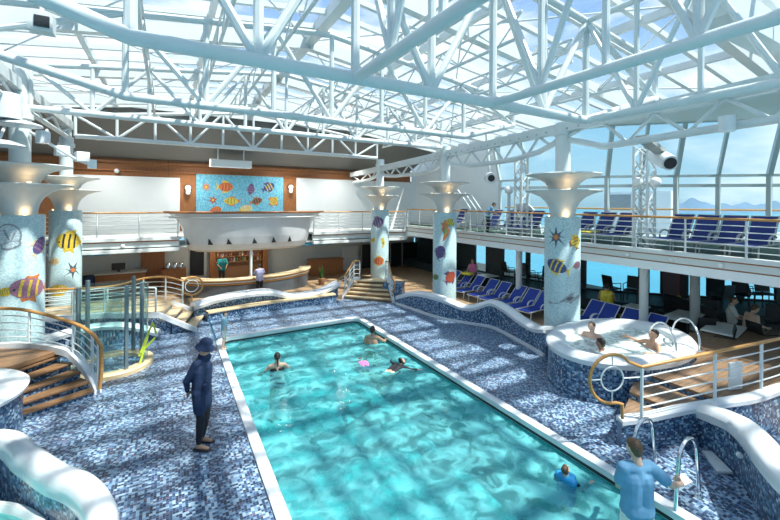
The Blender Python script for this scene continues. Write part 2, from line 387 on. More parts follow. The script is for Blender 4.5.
tops = [ZAT(x+.1, y+.1, *p)+.03 for (x, y), p in zip(rb, rtp)]
RW = [(x+.12, y+.06) for x, y in rb]
wave_wall('wave_wall', 'long wavy white-topped blue mosaic wall between the pool deck and the blue loungers', RW, tops, side=1)
lb = [(.75, 14.55), (1.5, 14.78), (2.4, 14.9), (3.3, 14.95), (4.3, 15.0), (5.3, 15.05), (6.15, 15.15)]
ltp = [(207, 303), (230, 296), (252, 291.5), (272, 289.5), (297, 293.5), (322, 289.5), (343, 281)]
wave_wall('wave_wall', 'low wavy white-topped wall in front of the boat-shaped bar', lb, [ZAT(x, y, *p) for (x, y), p in zip(lb, ltp)], capw=.46, caph=.2, skirt=False)
bn = thing('bench', 'long pale teak bench step along the foot of the wall before the bar', 'bench', (3.3, 14.5, 0))
bp = [(1.15, 14.3), (2.4, 14.55), (3.5, 14.65), (4.6, 14.7), (5.9, 14.8)]
b = MB(); b.sweep([(-.17, .27), (.17, .27), (.17, .33), (-.17, .33)], spline([(x, y, 0) for x, y in bp], 5)); b.build('seat_plank', M['treadl'], bn, bev=.01)
b = MB(); b.sweep([(-.12, 0), (.12, 0), (.12, .268), (-.12, .268)], spline([(x, y, 0) for x, y in bp], 5)); b.build('mosaic_base', M['mosaic'], bn)
# right-hand splash wall in the near corner
rw2 = [(7.85, 2.98), (7.72, 2.72), (7.48, 2.40), (7.08, 2.08), (6.65, 1.80), (6.3, 1.50), (6.1, 1.15)]
wave_wall('splash_wall', 'curved mosaic wall with thick white cap at the near right corner beside the ladder', rw2, [.66, .72, .80, .84, .86, .86, .84], capw=.36, caph=.22, skirt=False)
wl = thing('wall_light', 'small round underwater-style light set in the near right mosaic wall', 'light', (7.14, 2.27, .42))
b = MB(); b.lathe((0, 0, 0), [(0, .02), (.03, .02), (.04, 0), (.04, -.03), (0, -.03)], 16); o = b.build('lens', M['globe'], wl, local=True); o.rotation_euler = (PI/2, 0, math.radians(-48)); o.location = (-.01, .03, 0)
bd = thing('foot_board', 'white tapered board lying on the mosaic floor against the curved wall', 'board', (7.35, 2.68, 0))
b = MB(); b.prism([tuple(G(702, 453)[:2]), tuple(G(717, 474)[:2]), tuple(G(733, 475)[:2]), tuple(G(712, 454)[:2])], .005, .05); b.build('board', M['white'], bd, bev=.008)
b = MB(); b.prism([tuple(G(675, 478)[:2]), tuple(G(684, 487)[:2]), tuple(G(693, 483)[:2]), tuple(G(683, 474)[:2])], .002, .02)
tag(b.build('drain_plate', M['white'], bev=.004), 'small white rectangular plate in the mosaic deck between the ladder rails', 'plate')
# ---- hot tub on the right
TC = (9.28, 5.22); TA, TB = 1.98, 1.36
tub = thing('hot_tub', 'oval raised hot tub with thick white rim and blue mosaic side', 'hot tub', (TC[0], TC[1], 0))
el = lambda a, bb, z, n=64: [(TC[0]+a*math.cos(2*PI*k/n), TC[1]+bb*math.sin(2*PI*k/n), z) for k in range(n)]
b = MB(); b.sweep([(.0, 0), (.10, 0), (.10, .74), (0, .74)], el(TA-.16, TB-.16, 0), closed=True); b.build('mosaic_side', M['mosaic'], tub)
b = MB(); b.sweep([(.05, -.13), (.13, -.10), (.15, 0), (.10, .06), (0, .085), (-.16, .07), (-.27, .03), (-.3, -.05), (-.28, -.2)], el(TA-.16, TB-.16, .83), closed=True, profclosed=False); b.build('rim', M['cap'], tub, smooth=True)
b = MB(); b.sweep([(-.25, .0), (-.32, -.35), (-.62, -.38), (-.68, -.62)], el(TA-.16, TB-.16, .83), closed=True, profclosed=False); b.prism([p[:2] for p in el(TA-.7, TB-.7, 0)], .18, .22); b.build('bowl', M['tub_in'], tub, smooth=True)
wv = el(TA-.40, TB-.40, .76); b = MB(); b.add(wv, [tuple(range(len(wv)))]); b.build('water_surface', M['tubwater'], tub, up=True)
b = MB(); b.sweep([(.09, .0), (.13, 0), (.13, .06), (.09, .08)], el(TA-.16, TB-.16, 0), closed=True); b.build('skirting', M['mosaic'], tub)
def arc_rail(name, label, p, q, h, cat='grab rail', r=.022, lean=(0, 0, 0)):
    p = Vector(p); q = Vector(q); t = thing(name, label, cat, p); m = (p+q)/2; d = (q-p)/2; pts = [p]
    for k in range(13):
        a = PI - PI*k/12; pts.append(m + d*math.cos(-a if False else a) + Vector((0, 0, h-d.length*.9 + d.length*.9*math.sin(a))))
    pts.append(q); b = MB(); b.tube(pts, r, 10); b.build('tube', M['chrome'], t, smooth=True)
    for e in (p, q): 
        f = MB(); f.lathe(e, [(0, .02), (.04, .02), (.05, 0)], 12); f.build('foot_flange', M['chrome'], t, smooth=True)
    return t
w_ = .88
arc_rail('grab_rail', 'left one of the two tall steel hoops rising from the hot tub rim', G(649, 343, .72), G(676, 354, .86), .58)
arc_rail('grab_rail', 'right one of the two tall steel hoops rising from the hot tub rim', G(672, 340, .72), G(700, 351, .86), .62)
# ---- wood platform by the hot tub
edge = [tuple(G(618, 418, .42)[:2]), tuple(G(647, 414, .48)[:2]), tuple(G(684, 406.5, .58)[:2]), tuple(G(720, 400.5, .66)[:2]), tuple(G(750, 395.5, .7)[:2]), tuple(G(780, 386, .72)[:2]), tuple(G(830, 374, .72)[:2])]
ez = [.42, .48, .58, .66, .70, .72, .72]
pf = thing('teak_platform', 'teak stepped platform with mosaic front and white curb beside the hot tub', 'platform', (8.3, 3.4, 0))
epts = spline([(x, y, z) for (x, y), z in zip(edge, ez)], 6)
b = MB(); b.sweep(lambda i: [(-.02, 0), (.1, 0), (.1, epts[i].z-.03), (-.02, epts[i].z-.03)], [(p.x, p.y, 0) for p in epts]); b.build('mosaic_front', M['mosaic'], pf)
b = MB(); b.sweep([(-.05, -.06), (.13, -.06), (.13, .01), (.10, .025), (-.05, .025)], epts); b.build('white_curb', M['cap'], pf, smooth=True)
steps = [(6.62, 7.5, .40), (7.5, 8.3, .52), (8.3, 14.0, .64)]
for x0, x1, zz in steps:
    poly = []
    fr = [p for p in epts if x0-.001 <= p.x-.02 <= x1+.001]
    def ey(x):
        for a, c in zip(epts[:-1], epts[1:]):
            if a.x <= x <= c.x: return a.y+(c.y-a.y)*(x-a.x)/(c.x-a.x)
        return epts[0].y if x < epts[0].x else epts[-1].y
    def ty(x): return TC[1]-TB*math.sqrt(max(0, 1-((x-TC[0])/TA)**2))+.02 if abs(x-TC[0]) < TA else 5.0
    xs = [x0+(x1-x0)*k/10 for k in range(11)]
    lo = [(x, ey(x)+.05) for x in xs]; hi = [(x, max(ey(x)+.1, min(ty(x), 3.72+(x-6.62)*.36 if x < 8.4 else 4.9))) for x in xs]
    b = MB(); b.prism(lo+hi[::-1], zz-.05, zz); b.build('teak_step', M['teakd'], pf, bev=.006)
    b = MB(); b.prism(lo+hi[::-1], 0.0, zz-.052); b.build('step_base', M['mosaic'], pf)
def railing(name, label, posts, tops, bars, hr=.03, ends=None, rail_m='rail', post_m='steelwhite', pr=.026, br=.012, loc=None, smoothrail=True, post_objs=True):
    """posts: foot points; tops: rail points above them; bars: number of horizontal rods"""
    t = thing(name, label, 'railing', loc or (posts[0][0], posts[0][1], posts[0][2]))
    P = [Vector(p) for p in posts]; T = [Vector(p) for p in tops]
    for p, q in zip(P, T):
        b = MB(); b.tube([p, q], pr, 8); b.build('post', M[post_m], t, smooth=True)
    for k in range(bars):
        f = (k+1)/(bars+1); pts = [p.lerp(q, f) for p, q in zip(P, T)]
        b = MB(); b.tube(spline(pts, 5) if len(pts) > 2 else pts, br, 6); b.build('rod', M[post_m], t, smooth=True)
    pts = (ends[0] if ends else []) + T + (ends[1] if ends else [])
    b = MB(); b.tube(spline(pts, 6) if len(pts) > 2 else pts, hr, 10); b.build('handrail', M[rail_m], t, smooth=True)
    return t
pp = [(6.80, 3.46, .49), (8.12, 2.96, .67), (9.23, 2.69, .71), (10.6, 2.55, .72), (12.2, 2.5, .72)]
pt = [Vector((x, y, ZAT(x, y, px, py))) for (x, y, z), (px, py) in zip(pp, ((647, 367), (720, 352), (771, 342.5)))] + [Vector((10.6, 2.55, 1.53)), Vector((12.2, 2.5, 1.55))]
hoopc = Vector((6.30, 3.66, ZAT(6.30, 3.66, 625, 379)))
rl = railing('hoop_railing', 'white wood-topped railing with round hoop end on the platform by the hot tub', pp, pt, 4)
hd = (Vector((pp[0][0], pp[0][1], 0))-Vector((hoopc.x, hoopc.y, 0))).normalized(); hup = Vector((0, 0, 1))
b = MB(); R1 = .40
b.tube([pt[0]] + [hoopc+hd*R1*math.cos(a)+hup*R1*math.sin(a) for a in [math.radians(40+k*15) for k in range(17)]] + [hoopc-hup*.42+hd*.18, hoopc-hup*.66+hd*.19], .028, 10); b.build('hoop_handrail', M['rail'], rl, smooth=True)
b = MB(); b.tube([hoopc+hd*.2*math.cos(2*PI*k/20)+hup*.2*math.sin(2*PI*k/20) for k in range(20)], .013, 8, True)
for a in (0, 90, 180, 270):
    d = hd*math.cos(math.radians(a))+hup*math.sin(math.radians(a)); b.tube([hoopc+d*.2, hoopc+d*(.39 if a else .5)], .011, 6)
b.build('hoop_ring', M['steelwhite'], rl, smooth=True)
b = MB(); b.box((9.0, 2.98, .9), (.3, .04, .5), -.3); tag(b.build('sign_board', M['white'], bev=.01), 'plain white upright board behind the railing on the teak platform', 'board')
# ---- pool ladder rails and far-side stairs
def ladder_rail(label, Y0, name='pool_ladder_rail'):
    t = thing(name, label, 'ladder rail', (6.2, Y0, 0))
    pts = [(5.68, Y0, -1.0), (5.72, Y0, -.2), (5.80, Y0, .55)] + [(6.06+.25*math.cos(a), Y0, .62+.25*math.sin(a)) for a in [PI-PI*k/10 for k in range(11)]] + [(6.34, Y0-.01, .3), (6.36, Y0-.01, 0)]
    b = MB(); b.tube(spline(pts, 3), .024, 10); b.build('tube', M['chrome'], t, smooth=True)
    b = MB(); b.lathe((6.36, Y0-.01, 0), [(0, .03), (.05, .03), (.06, 0)], 12); b.build('foot_flange', M['chrome'], t, smooth=True)
ladder_rail('steel pool ladder rail gripped by the man in the blue shirt', 2.50)
ladder_rail('steel pool ladder rail behind the head of the man in the blue shirt', 3.05)
for k in range(3):
    b = MB(); b.box((5.62, 2.775, -.45-.28*k), (.09, .54, .03)); tag(b.build('ladder_step', M['white'], bev=.006), 'white pool ladder tread under water by the man in blue', 'step', 'ladder treads under water')
def quadlerp(a, b, t): return (a[0]+(b[0]-a[0])*t, a[1]+(b[1]-a[1])*t)
st = thing('stairs', 'short flight of pale wooden steps with hooped rails at the far side of the pool', 'stairs', (7.1, 14.4, 0))
fl, frr = (6.38, 14.92), (7.80, 13.45); tl, trr = tuple(G(356, 280, .74)[:2]), tuple(G(386, 281, .74)[:2])
for k in range(5):
    z = .15*(k+1); a, c = quadlerp(fl, tl, k/4.2), quadlerp(frr, trr, k/4.2); e, g = quadlerp(fl, tl, (k+1.12)/4.2), quadlerp(frr, trr, (k+1.12)/4.2)
    if k == 4: e, g = quadlerp(fl, tl, 2.2), quadlerp(frr, trr, 2.2)
    b = MB(); b.prism([a, c, g, e], z-.06, z); b.build('tread', M['treadl'], st, bev=.008)
    b = MB(); b.prism([quadlerp(a, e, .12), quadlerp(c, g, .12), g, e], 0, z-.061); b.build('riser', M['dark'] if False else M['tread'], st)
for (p0, p1, nm) in ((fl, tl, 'left'), (frr, trr, 'right')):
    s = -1 if nm == 'left' else 1
    q0 = Vector((p0[0]+s*.07, p0[1]-s*.07, .06)); q1 = Vector((p1[0]+s*.07, p1[1]-s*.07, .8)); q2 = q1+(q1-q0)*.5; q2.z = .8
    b = MB(); b.sweep([(-.06, -.06), (.06, -.06), (.06, .05), (-.06, .05)], [q0, q1, q2]); b.build('stringer', M['cap'], st)
    H_ = .72; d = Vector((q1.x-q0.x, q1.y-q0.y, 0)).normalized()
    rr = railing('hoop_railing', f'white hooped stair rail on the {"bar side" if s<0 else "lounger side"} of the far pale steps', [q0.lerp(q1, .25), q0.lerp(q1, .65), q1, q2], [q0.lerp(q1, .25)+Vector((0, 0, H_)), q0.lerp(q1, .65)+Vector((0, 0, H_)), q1+Vector((0, 0, H_)), q2+Vector((0, 0, H_))], 3)
    c = q0.lerp(q1, .12)+Vector((0, 0, .52))
    b = MB(); b.tube([q0.lerp(q1, .3)+Vector((0, 0, H_))]+[c+d*.24*math.cos(a)+Vector((0, 0, .26))*math.sin(a) for a in [math.radians(70+k*17) for k in range(15)]]+[c+d*.05-Vector((0, 0, .48))], .026, 8); b.build('hoop_handrail', M['rail'], rr, smooth=True)
    b = MB(); b.tube([c+d*.14*math.cos(2*PI*k/16)+Vector((0, 0, .14))*math.sin(2*PI*k/16) for k in range(16)], .012, 6, True); b.build('hoop_ring', M['steelwhite'], rr, smooth=True)
b = MB(); b.box((8.25, 14.0, .35), (.8, .6, .7), -.75); tag(b.build('planter_box', M['mosaic']), 'blue mosaic block beside the lounger-side rail of the far steps', 'block')
# ---- left foreground: curved stairs, round pod, tub with fat white rim
lst = thing('curved_stairs', 'curved flight of brown wooden steps rising to the left past the round mosaic tub', 'stairs', (-1.9, 10, 0))
Rn = [tuple(G(px, py, z)[:2]) for (px, py), z in zip(((94, 390), (90, 381), (82, 371), (73, 362), (62, 354.5)), (.13, .27, .41, .55, .68))]
Ln = [(-2.26, 9.42), (-2.30, 9.6), (-2.35, 9.8), (-2.40, 9.98), (-2.52, 10.22)]
Lx = [(l[0]+(l[0]-r[0])*1.0, l[1]+(l[1]-r[1])*1.0) for l, r in zip(Ln, Rn)]
Rn.append((-2.35, 11.0)); Lx.append((-4.0, 10.4))
for k in range(5):
    z = .13+.137*k
    sub = [Rn[k], Rn[k+1], Lx[k+1], Lx[k]]
    b = MB(); b.prism(sub, z-.05, z); b.build('tread', M['tread'], lst, bev=.008)
    ins = [quadlerp(Rn[k], Rn[k+1], .2), Rn[k+1], Lx[k+1], quadlerp(Lx[k], Lx[k+1], .2)]
    b = MB(); b.prism(ins, 0, z-.051); b.build('riser', M['mosaic'], lst)
b = MB(); b.prism([Rn[4], Rn[5], (-3.2, 11.5), (-6.5, 12.6), (-6.5, 10.2), Lx[5], Lx[4]], .70, .80); b.build('landing', M['tread'], lst, bev=.008)
b = MB(); b.prism([quadlerp(Rn[4], Rn[5], .1), Rn[5], (-3.2, 11.5), (-6.5, 12.6), (-6.5, 10.2), Lx[5]], 0, .699); b.build('landing_base', M['mosaic'], lst)
sp = [tuple(G(98, 391, .06)), tuple(G(92, 378, .30)), tuple(G(84, 366, .52)), tuple(G(73, 355, .72)), tuple(G(62, 349, .84)), (-2.62, 11.28, .86), (-3.2, 11.55, .86), (-4.2, 11.9, .86), (-5.6, 12.3, .86)]
spp = spline(sp, 5)
b = MB(); b.sweep([(-.07, -.10), (.07, -.10), (.07, .04), (-.07, .04)], spp); b.build('white_stringer', M['cap'], lst, smooth=True)
fp = [sp[0], sp[1], sp[3], sp[5], sp[6], sp[7], sp[8]]
tpx = [(95, 342), (89, 334), (74, 323), (48, 311), (15, 308.5)]
tps = [Vector((p[0], p[1], ZAT(p[0], p[1], *q))) for p, q in zip(fp, tpx)]; tps += [Vector((fp[5][0], fp[5][1], tps[-1].z)), Vector((fp[6][0], fp[6][1], tps[-1].z))]
e0 = Vector(sp[0]) 
railing('curved_railing', 'white curved stair railing with varnished wood handrail on the left stairs', [Vector(p) for p in fp], tps, 4, hr=.036, ends=([e0+Vector((.03, -.03, .05)), e0+Vector((.06, -.04, .45)), Vector((tps[0].x+.05, tps[0].y-.02, tps[0].z-.12))], []))
pod = thing('round_tub', 'small round mosaic tub with flat white lid at the left edge beside the brown stairs', 'tub', (-3.32, 8.85, 0))
b = MB(); b.lathe((-3.32, 8.85, 0), [(1.16, 0), (1.16, .78)], 48); b.build('mosaic_side', M['mosaic'], pod, smooth=True)
b = MB(); b.lathe((-3.32, 8.85, .78), [(1.16, -.02), (1.24, 0), (1.25, .05), (1.2, .09), (.9, .10), (.8, .13), (.76, .10), (0, .10)], 48); b.build('lid', M['cap'], pod, smooth=True)
bl = [(-4.6, 7.6), (-2.85, 7.4)]+[tuple(G(px, py, .84)[:2]) for px, py in ((0, 433), (28, 450), (55, 466), (80, 478), (96, 496), (102, 520))]+[(-.50, 3.9), (-.52, 3.0)]
wave_wall('tub_wall', 'thick white-rimmed curved tub wall in the bottom left corner', bl, [.76, .80, .84, .84, .82, .84, .86, .86, .86, .86], capw=.26, caph=.24, thick=.2, skirt=False)
lt_ = thing('corner_tub', 'round tub of turquoise water inside the white wall at the bottom left', 'tub', (-2.6, 5.2, 0))
b = MB(); b.lathe((-2.62, 5.15, 0), [(1.60, .02), (1.60, .30), (1.57, .33), (1.52, .33), (1.48, .28), (1.46, .02), (0, .02)], 56); b.build('bowl', M['tub_in'], lt_, smooth=True)
b = MB(); b.lathe((-2.62, 5.15, .27), [(1.475, 0), (0, 0)], 56); b.build('water_surface', M['leftwater'], lt_, up=True)
b = MB(); b.sphere((-.93, 5.42, .45), .035, 10); tag(b.build('jet_light', M['globe'], smooth=True), 'tiny round lamp on the inner mosaic face of the bottom left tub wall', 'light')
# ---- left middle: teak platform with steps
hp = thing('teak_platform', 'pale teak landing with three steps and mosaic front left of the pool far end', 'platform', (-1.2, 14.2, 0))
fe = [(-3.6, 14.6), (-1.66, 14.15), (-.9, 13.75), (-.19, 13.4)]
b = MB(); b.prism(fe+[(.14, 14.75), (-.4, 15.7), (-3.8, 15.9)], .60, .66); b.build('deck', M['treadl'], hp)
b = MB(); b.prism(fe+[(.14, 14.75), (-.4, 15.7), (-3.8, 15.9)], 0, .599); b.build('mosaic_base', M['floor'], hp)
for k in range(3):
    z = .49-.165*k; x0 = -.19+.32*k; u = .14+.33*k
    b = MB(); b.prism([(x0, 13.4), (x0+.33, 13.4), (u+.34, 14.75), (u, 14.75)], z-.05, z); b.build('tread', M['treadl'], hp, bev=.006)
    b = MB(); b.prism([(x0, 13.42), (x0+.28, 13.42), (u+.29, 14.73), (u, 14.73)], 0, z-.051); b.build('riser', M['floor'], hp)
b = MB(); b.sweep([(-.02, -.10), (.10, -.10), (.10, .05), (-.02, .05)], [(x, y, .66) for x, y in fe]+[(.80, 13.36, .06)]); b.build('white_curb', M['cap'], hp)
b = MB(); b.sweep([(-.05, -.10), (.05, -.10), (.05, .05), (-.05, .05)], [(.14, 14.8, .68), (1.22, 14.75, .06)]); b.build('white_stringer', M['cap'], hp)
bp_ = [Vector((-3.4, 15.6, .66)), Vector((-1.7, 15.6, .66)), Vector((-.7, 15.45, .66)), Vector((-.05, 14.95, .66)), Vector((.45, 14.82, .52))]
bpx = [(98, 290), (133, 287), (152, 278.5), (172, 277), (190, 281)]
bt_ = [Vector((p.x, p.y, ZAT(p.x, p.y, *q))) for p, q in zip(bp_, bpx)]
hr_ = railing('hoop_railing', 'white railing with wavy varnished top and hoop end on the landing left of the bar', bp_, bt_, 4, hr=.032)
c = Vector((.72, 14.8, ZAT(.72, 14.8, 195, 286))); ux = Vector((1, 0, 0)); uz = Vector((0, 0, 1))
b = MB(); b.tube([bt_[-1]]+[c+ux*.34*math.cos(a)+uz*.31*math.sin(a) for a in [math.radians(105-k*16) for k in range(16)]]+[c-uz*.3, c-uz*.62], .03, 8); b.build('hoop_handrail', M['rail'], hr_, smooth=True)
b = MB(); b.tube([c+ux*.2*math.cos(2*PI*k/18)+uz*.2*math.sin(2*PI*k/18) for k in range(18)], .013, 6, True); b.build('hoop_ring', M['steelwhite'], hr_, smooth=True)
fp_ = [Vector((-3.2, 14.55, .7)), Vector((-2.4, 14.35, .7)), Vector((-1.62, 14.15, .7)), Vector((-.9, 13.78, .7)), Vector((-.3, 13.5, .7))]
railing('low_railing', 'plain white rod railing on the pale teak landing behind the glass shower', fp_, [p+uz*h for p, h in zip(fp_, (.62, .66, .72, .74, .72))], 3, hr=.02, rail_m='steelwhite')
wave_wall('wave_wall', 'white-capped curved mosaic kerb behind the glass shower', [(-3.3, 12.2), (-2.5, 12.85), (-1.7, 13.25), (-.9, 13.3), (-.2, 13.15)], [.45, .60, .62, .50, .25], capw=.3, caph=.16, skirt=False)
# ---- glass shower
SC = (-1.15, 11.45)
SPM = mat('shower_post_steel', (.20, .27, .29), .35, .5)
sh = thing('glass_shower', 'round clear glass shower screen on a wooden ring at the left of the deck', 'shower', (SC[0], SC[1], 0))
b = MB(); b.lathe((SC[0], SC[1], 0), [(.60, .0), (.60, .10), (.63, .12), (.84, .12), (.87, .09), (.87, 0)], 40); b.build('base_ring', M['treadl'], sh, smooth=True)
b = MB(); b.lathe((SC[0], SC[1], 0), [(.60, .03), (0, .03)], 40); b.build('tray', M['mosaic'], sh)
for a0, a1 in ((-25, 55), (62, 135), (142, 215), (222, 290)):
    b = MB(); b.lathe((SC[0], SC[1], 0), [(.73, .16), (.73, 1.95), (.742, 1.95), (.742, .16), (.73, .16)], 14, math.radians(a0), math.radians(a1)); b.build('glass_panel', M['clear'], sh, smooth=True)
for a in (-32, 58, 138, 218, 297):
    x, y = SC[0]+.735*math.cos(math.radians(a)), SC[1]+.735*math.sin(math.radians(a))
    b = MB(); b.box((x, y, 1.08), (.07, .07, 1.95), math.radians(a)); b.build('post', M['grey'] if False else SPM, sh, bev=.006)
x, y = SC[0]+.735*math.cos(math.radians(-32)), SC[1]+.735*math.sin(math.radians(-32))
b = MB()
for (p, q) in (((x-.05, y-.07, .30), (x+.22, y-.03, 1.05)), ((x+.22, y-.03, 1.05), (x+.30, y+.05, .75)), ((x-.02, y-.08, .38), (x+.28, y-.0, .68)), ((x+.12, y-.05, .75), (x-.03, y-.08, .12))): b.bar(p, q, .015, .045)
tag(b.build('caution_tape', M['lime']), 'yellow-green tape tied around the front post of the glass shower', 'tape')

# ================================================================== PILLARS
def conform(cx, cy, r, ang, z, poly, off):
    """closed outline (s along the surface, h up), star-shaped about its mean, laid on a cylinder"""
    mx_ = sum(p[0] for p in poly)/len(poly); my_ = sum(p[1] for p in poly)/len(poly)
    n = len(poly); vs = []; rings = (0.001, .34, .67, 1)
    for f in rings:
        for s_, h in poly:
            s2, h2 = mx_+(s_-mx_)*f, my_+(h-my_)*f; a = ang + s2/r
            vs.append((cx+(r+off)*math.cos(a), cy+(r+off)*math.sin(a), z+h2))
    fs = [(i*n+k, i*n+(k+1) % n, (i+1)*n+(k+1) % n, (i+1)*n+k) for i in range(3) for k in range(n)]
    return vs, fs
def ell(cx, cy, a, bb, rot=0, n=18):
    c, s = math.cos(rot), math.sin(rot)
    return [(cx+a*math.cos(t)*c-bb*math.sin(t)*s, cy+a*math.cos(t)*s+bb*math.sin(t)*c) for t in [2*PI*k/n for k in range(n)]]
def fish_shapes(L_, H_, rot, c1, c2, c3):
    """list of (outline, colour): tail, fins, body, bars, eye"""
    c, s = math.cos(rot), math.sin(rot); R_ = lambda ps: [(x*c-y*s, x*s+y*c) for x, y in ps]
    out = [(R_([(-L_*.40, 0), (-L_*.72, H_*.42), (-L_*.62, 0), (-L_*.72, -H_*.42)]), c2), (R_([(-L_*.2, H_*.35), (-L_*.28, H_*.72), (L_*.12, H_*.66), (L_*.25, H_*.3)]), c2), (R_([(-L_*.2, -H_*.35), (-L_*.28, -H_*.68), (L_*.1, -H_*.6), (L_*.22, -H_*.3)]), c2),
           (R_(ell(0, 0, L_*.5, H_*.5)), c1)]
    for x in (-.24, -.02, .2): out.append((R_([(L_*(x-.035), H_*.40), (L_*(x+.04), H_*.40), (L_*(x+.055), 0), (L_*(x+.03), -H_*.4), (L_*(x-.05), -H_*.4), (L_*(x-.02), 0)]), c3))
    out.append((R_(ell(L_*.36, H_*.08, L_*.04, L_*.04, n=8)), 'f_black')); return out
def star_shapes(r, c1, c2, rot=0, n=8):
    return [([(r*(1 if k % 2 == 0 else .33)*math.cos(rot+PI*k/n), r*(1 if k % 2 == 0 else .33)*math.sin(rot+PI*k/n)) for k in range(2*n)], c1), (ell(0, 0, r*.22, r*.22), c2)]
def ray_shapes(w, c1, c2): return [([(0, w*.18), (w*.18, w*.24), (w*.55, w*.12), (w*.5, -w*.05), (w*.2, -w*.12), (w*.05, -w*.26), (-w*.2, -w*.22), (-w*.5, -w*.28), (-w*.3, -w*.08), (-w*.15, w*.05)], c1), (ell(0, -.02*w, w*.16, w*.07, .3), c2), ([(-w*.48, -w*.24), (-w*.85, -w*.33), (-w*.95, -w*.2), (-w*.88, -w*.37), (-w*.5, -w*.30)], c1)]
def shell_shapes(r, c1, c2): return [(ell(0, 0, r, r*.7, .2), c1)]+[(ell(r*(.3*k), r*.04*k, r*.05, r*.5, .2), c2) for k in (-2, -1, 0, 1, 2)]+[(ell(-r*.95, -r*.2, r*.25, r*.2), c2)]
def horse_shapes(h, c1, c2): return [([(0, h*.5), (h*.14, h*.42), (h*.1, h*.25), (h*.22, h*.05), (h*.14, -h*.2), (h*.0, -h*.38), (-h*.12, -h*.5), (-h*.02, -h*.3), (-h*.06, -h*.1), (-h*.16, h*.06), (-h*.08, h*.25), (-h*.2, h*.36)], c1), (ell(.02*h, 0, h*.08, h*.14), c2)]
PR = .47
def pillar(x, y, label, decor, top=6.3, z0=0):
    t = thing('mosaic_pillar', label, 'pillar', (x, y, z0))
    b = MB(); b.lathe((x, y, 0), [(PR, z0), (PR, 3.64), (PR-.015, 3.66), (.33, 3.66)], 56); b.build('shaft', M['pillar'], t, smooth=True)
    b = MB(); b.lathe((x, y, 0), [(.33, 3.66), (.335, 3.78), (.37, 3.93), (.45, 4.08), (.6, 4.22), (.82, 4.32), (1.0, 4.365), (1.02, 4.385), (1.0, 4.4), (.6, 4.34), (.3, 4.33), (.2, 4.36)], 48); b.build('lower_bowl', M['bowl'], t, smooth=True, sharp=60)
    b = MB(); b.lathe((x, y, 0), [(.36, 4.37), (.38, 4.46), (.46, 4.60), (.6, 4.71), (.82, 4.79), (.98, 4.82), (1.0, 4.84), (.98, 4.86), (.6, 4.84), (.2, 4.85)], 48); b.build('upper_bowl', M['bowl'], t, smooth=True, sharp=60)
    b = MB(); b.lathe((x, y, 0), [(.2, 4.3), (.2, top-.35), (.25, top-.35), (.25, top-.22), (.21, top-.22), (.21, top)], 24); b.build('pole', M['steelwhite'], t, smooth=True)
    d = Vector((-x, -y, 0)).normalized(); base = math.atan2(d.y, d.x)
    for zz, rr in ((3.67, .405), (4.42, .62)):
        for da in (0.25, 2.4, -2.1):
            a = base+da; px_, py_ = x+rr*math.cos(a), y+rr*math.sin(a)
            b = MB(); b.lathe((px_, py_, zz), [(0, .02), (.035, .02), (.04, 0), (0, 0)], 10); b.build('uplight', M['lampglow'], t)
            if abs(da) < 2.3:
                l = bpy.data.lights.new('uplight_lamp', 'POINT'); l.energy = .9; l.color = (1, .62, .3); l.shadow_soft_size = .04
                o = bpy.data.objects.new('uplight_lamp', l); COL.objects.link(o); o.parent = t; o.location = (px_-x, py_-y, zz+.07-z0)
    for dd in decor:
        px_, py_, nm, shapes, lab = dd
        r = ray(px_, py_); A = r.x**2+r.y**2; B = -2*(r.x*x+r.y*y); Cq = x*x+y*y-PR*PR; disc = B*B-4*A*Cq
        if disc < 0: continue
        tt = (-B-math.sqrt(disc))/(2*A); hit = _C+r*tt; ang = math.atan2(hit.y-y, hit.x-x)
        by = {}
        for i, (poly, col) in enumerate(shapes): by.setdefault((col, i), poly)
        root = None
        for (col, i), poly in by.items():
            b = MB(); b.add(*conform(x, y, PR, ang, hit.z, poly, .004+.0012*i))
            if root is None: root = b.build(nm, M[col], t); root['label'] = lab; first = col
            else: b.build('tile_patch', M[col], root)
    return t
U = 1/27.                                                  # metres per pixel at about pillar distance
def D(x, y): return Vector((x, y, 0)).dot(_fw)/F
pY = (7.08, 12.45, 17.97)
u = D(PX, pY[0])
pillar(PX, pY[0], 'nearest right-hand mosaic pillar, with sunburst star, blue fish and grey manta ray, behind the hot tub', [
    (556, 237, 'star_motif', star_shapes(11*u, 'f_dgrey', 'f_orange'), 'dark sunburst starfish'), (575.5, 241, 'fish_motif', fish_shapes(13*u, 10*u, 1.9, 'f_yellow', 'f_brown', 'f_brown'), 'yellow fish'),
    (556, 266, 'fish_motif', fish_shapes(20*u, 12*u, PI-.35, 'f_blue', 'f_yellow', 'f_yellow'), 'dark blue fish with yellow bars'), (570, 298, 'ray_motif', ray_shapes(22*u, 'f_grey', 'f_dgrey'), 'grey manta ray'),
    (577.5, 265, 'shell_motif', shell_shapes(5*u, 'f_mauve', 'f_brown'), 'mauve shell')])
u = D(PX, pY[1])
pillar(PX, pY[1], 'middle right-hand mosaic pillar, with orange seahorse and purple fish, left of the row of loungers', [
    (445, 231, 'seahorse_motif', horse_shapes(22*u, 'f_orange', 'f_green'), 'orange and green seahorse'), (440, 252, 'fish_motif', fish_shapes(13*u, 10*u, 1.2, 'f_purple', 'f_grey', 'f_blue'), 'purple fish'),
    (451, 277, 'fish_motif', fish_shapes(12*u, 10*u, .7, 'f_red', 'f_purple', 'f_brown'), 'brown red fish'), (435.5, 277, 'shell_motif', shell_shapes(4*u, 'f_green', 'f_black'), 'green shell'), (450, 222, 'fish_motif', fish_shapes(8*u, 6*u, 2.6, 'f_yellow', 'f_green', 'f_green'), 'yellow fish')])
u = D(PX, pY[2])
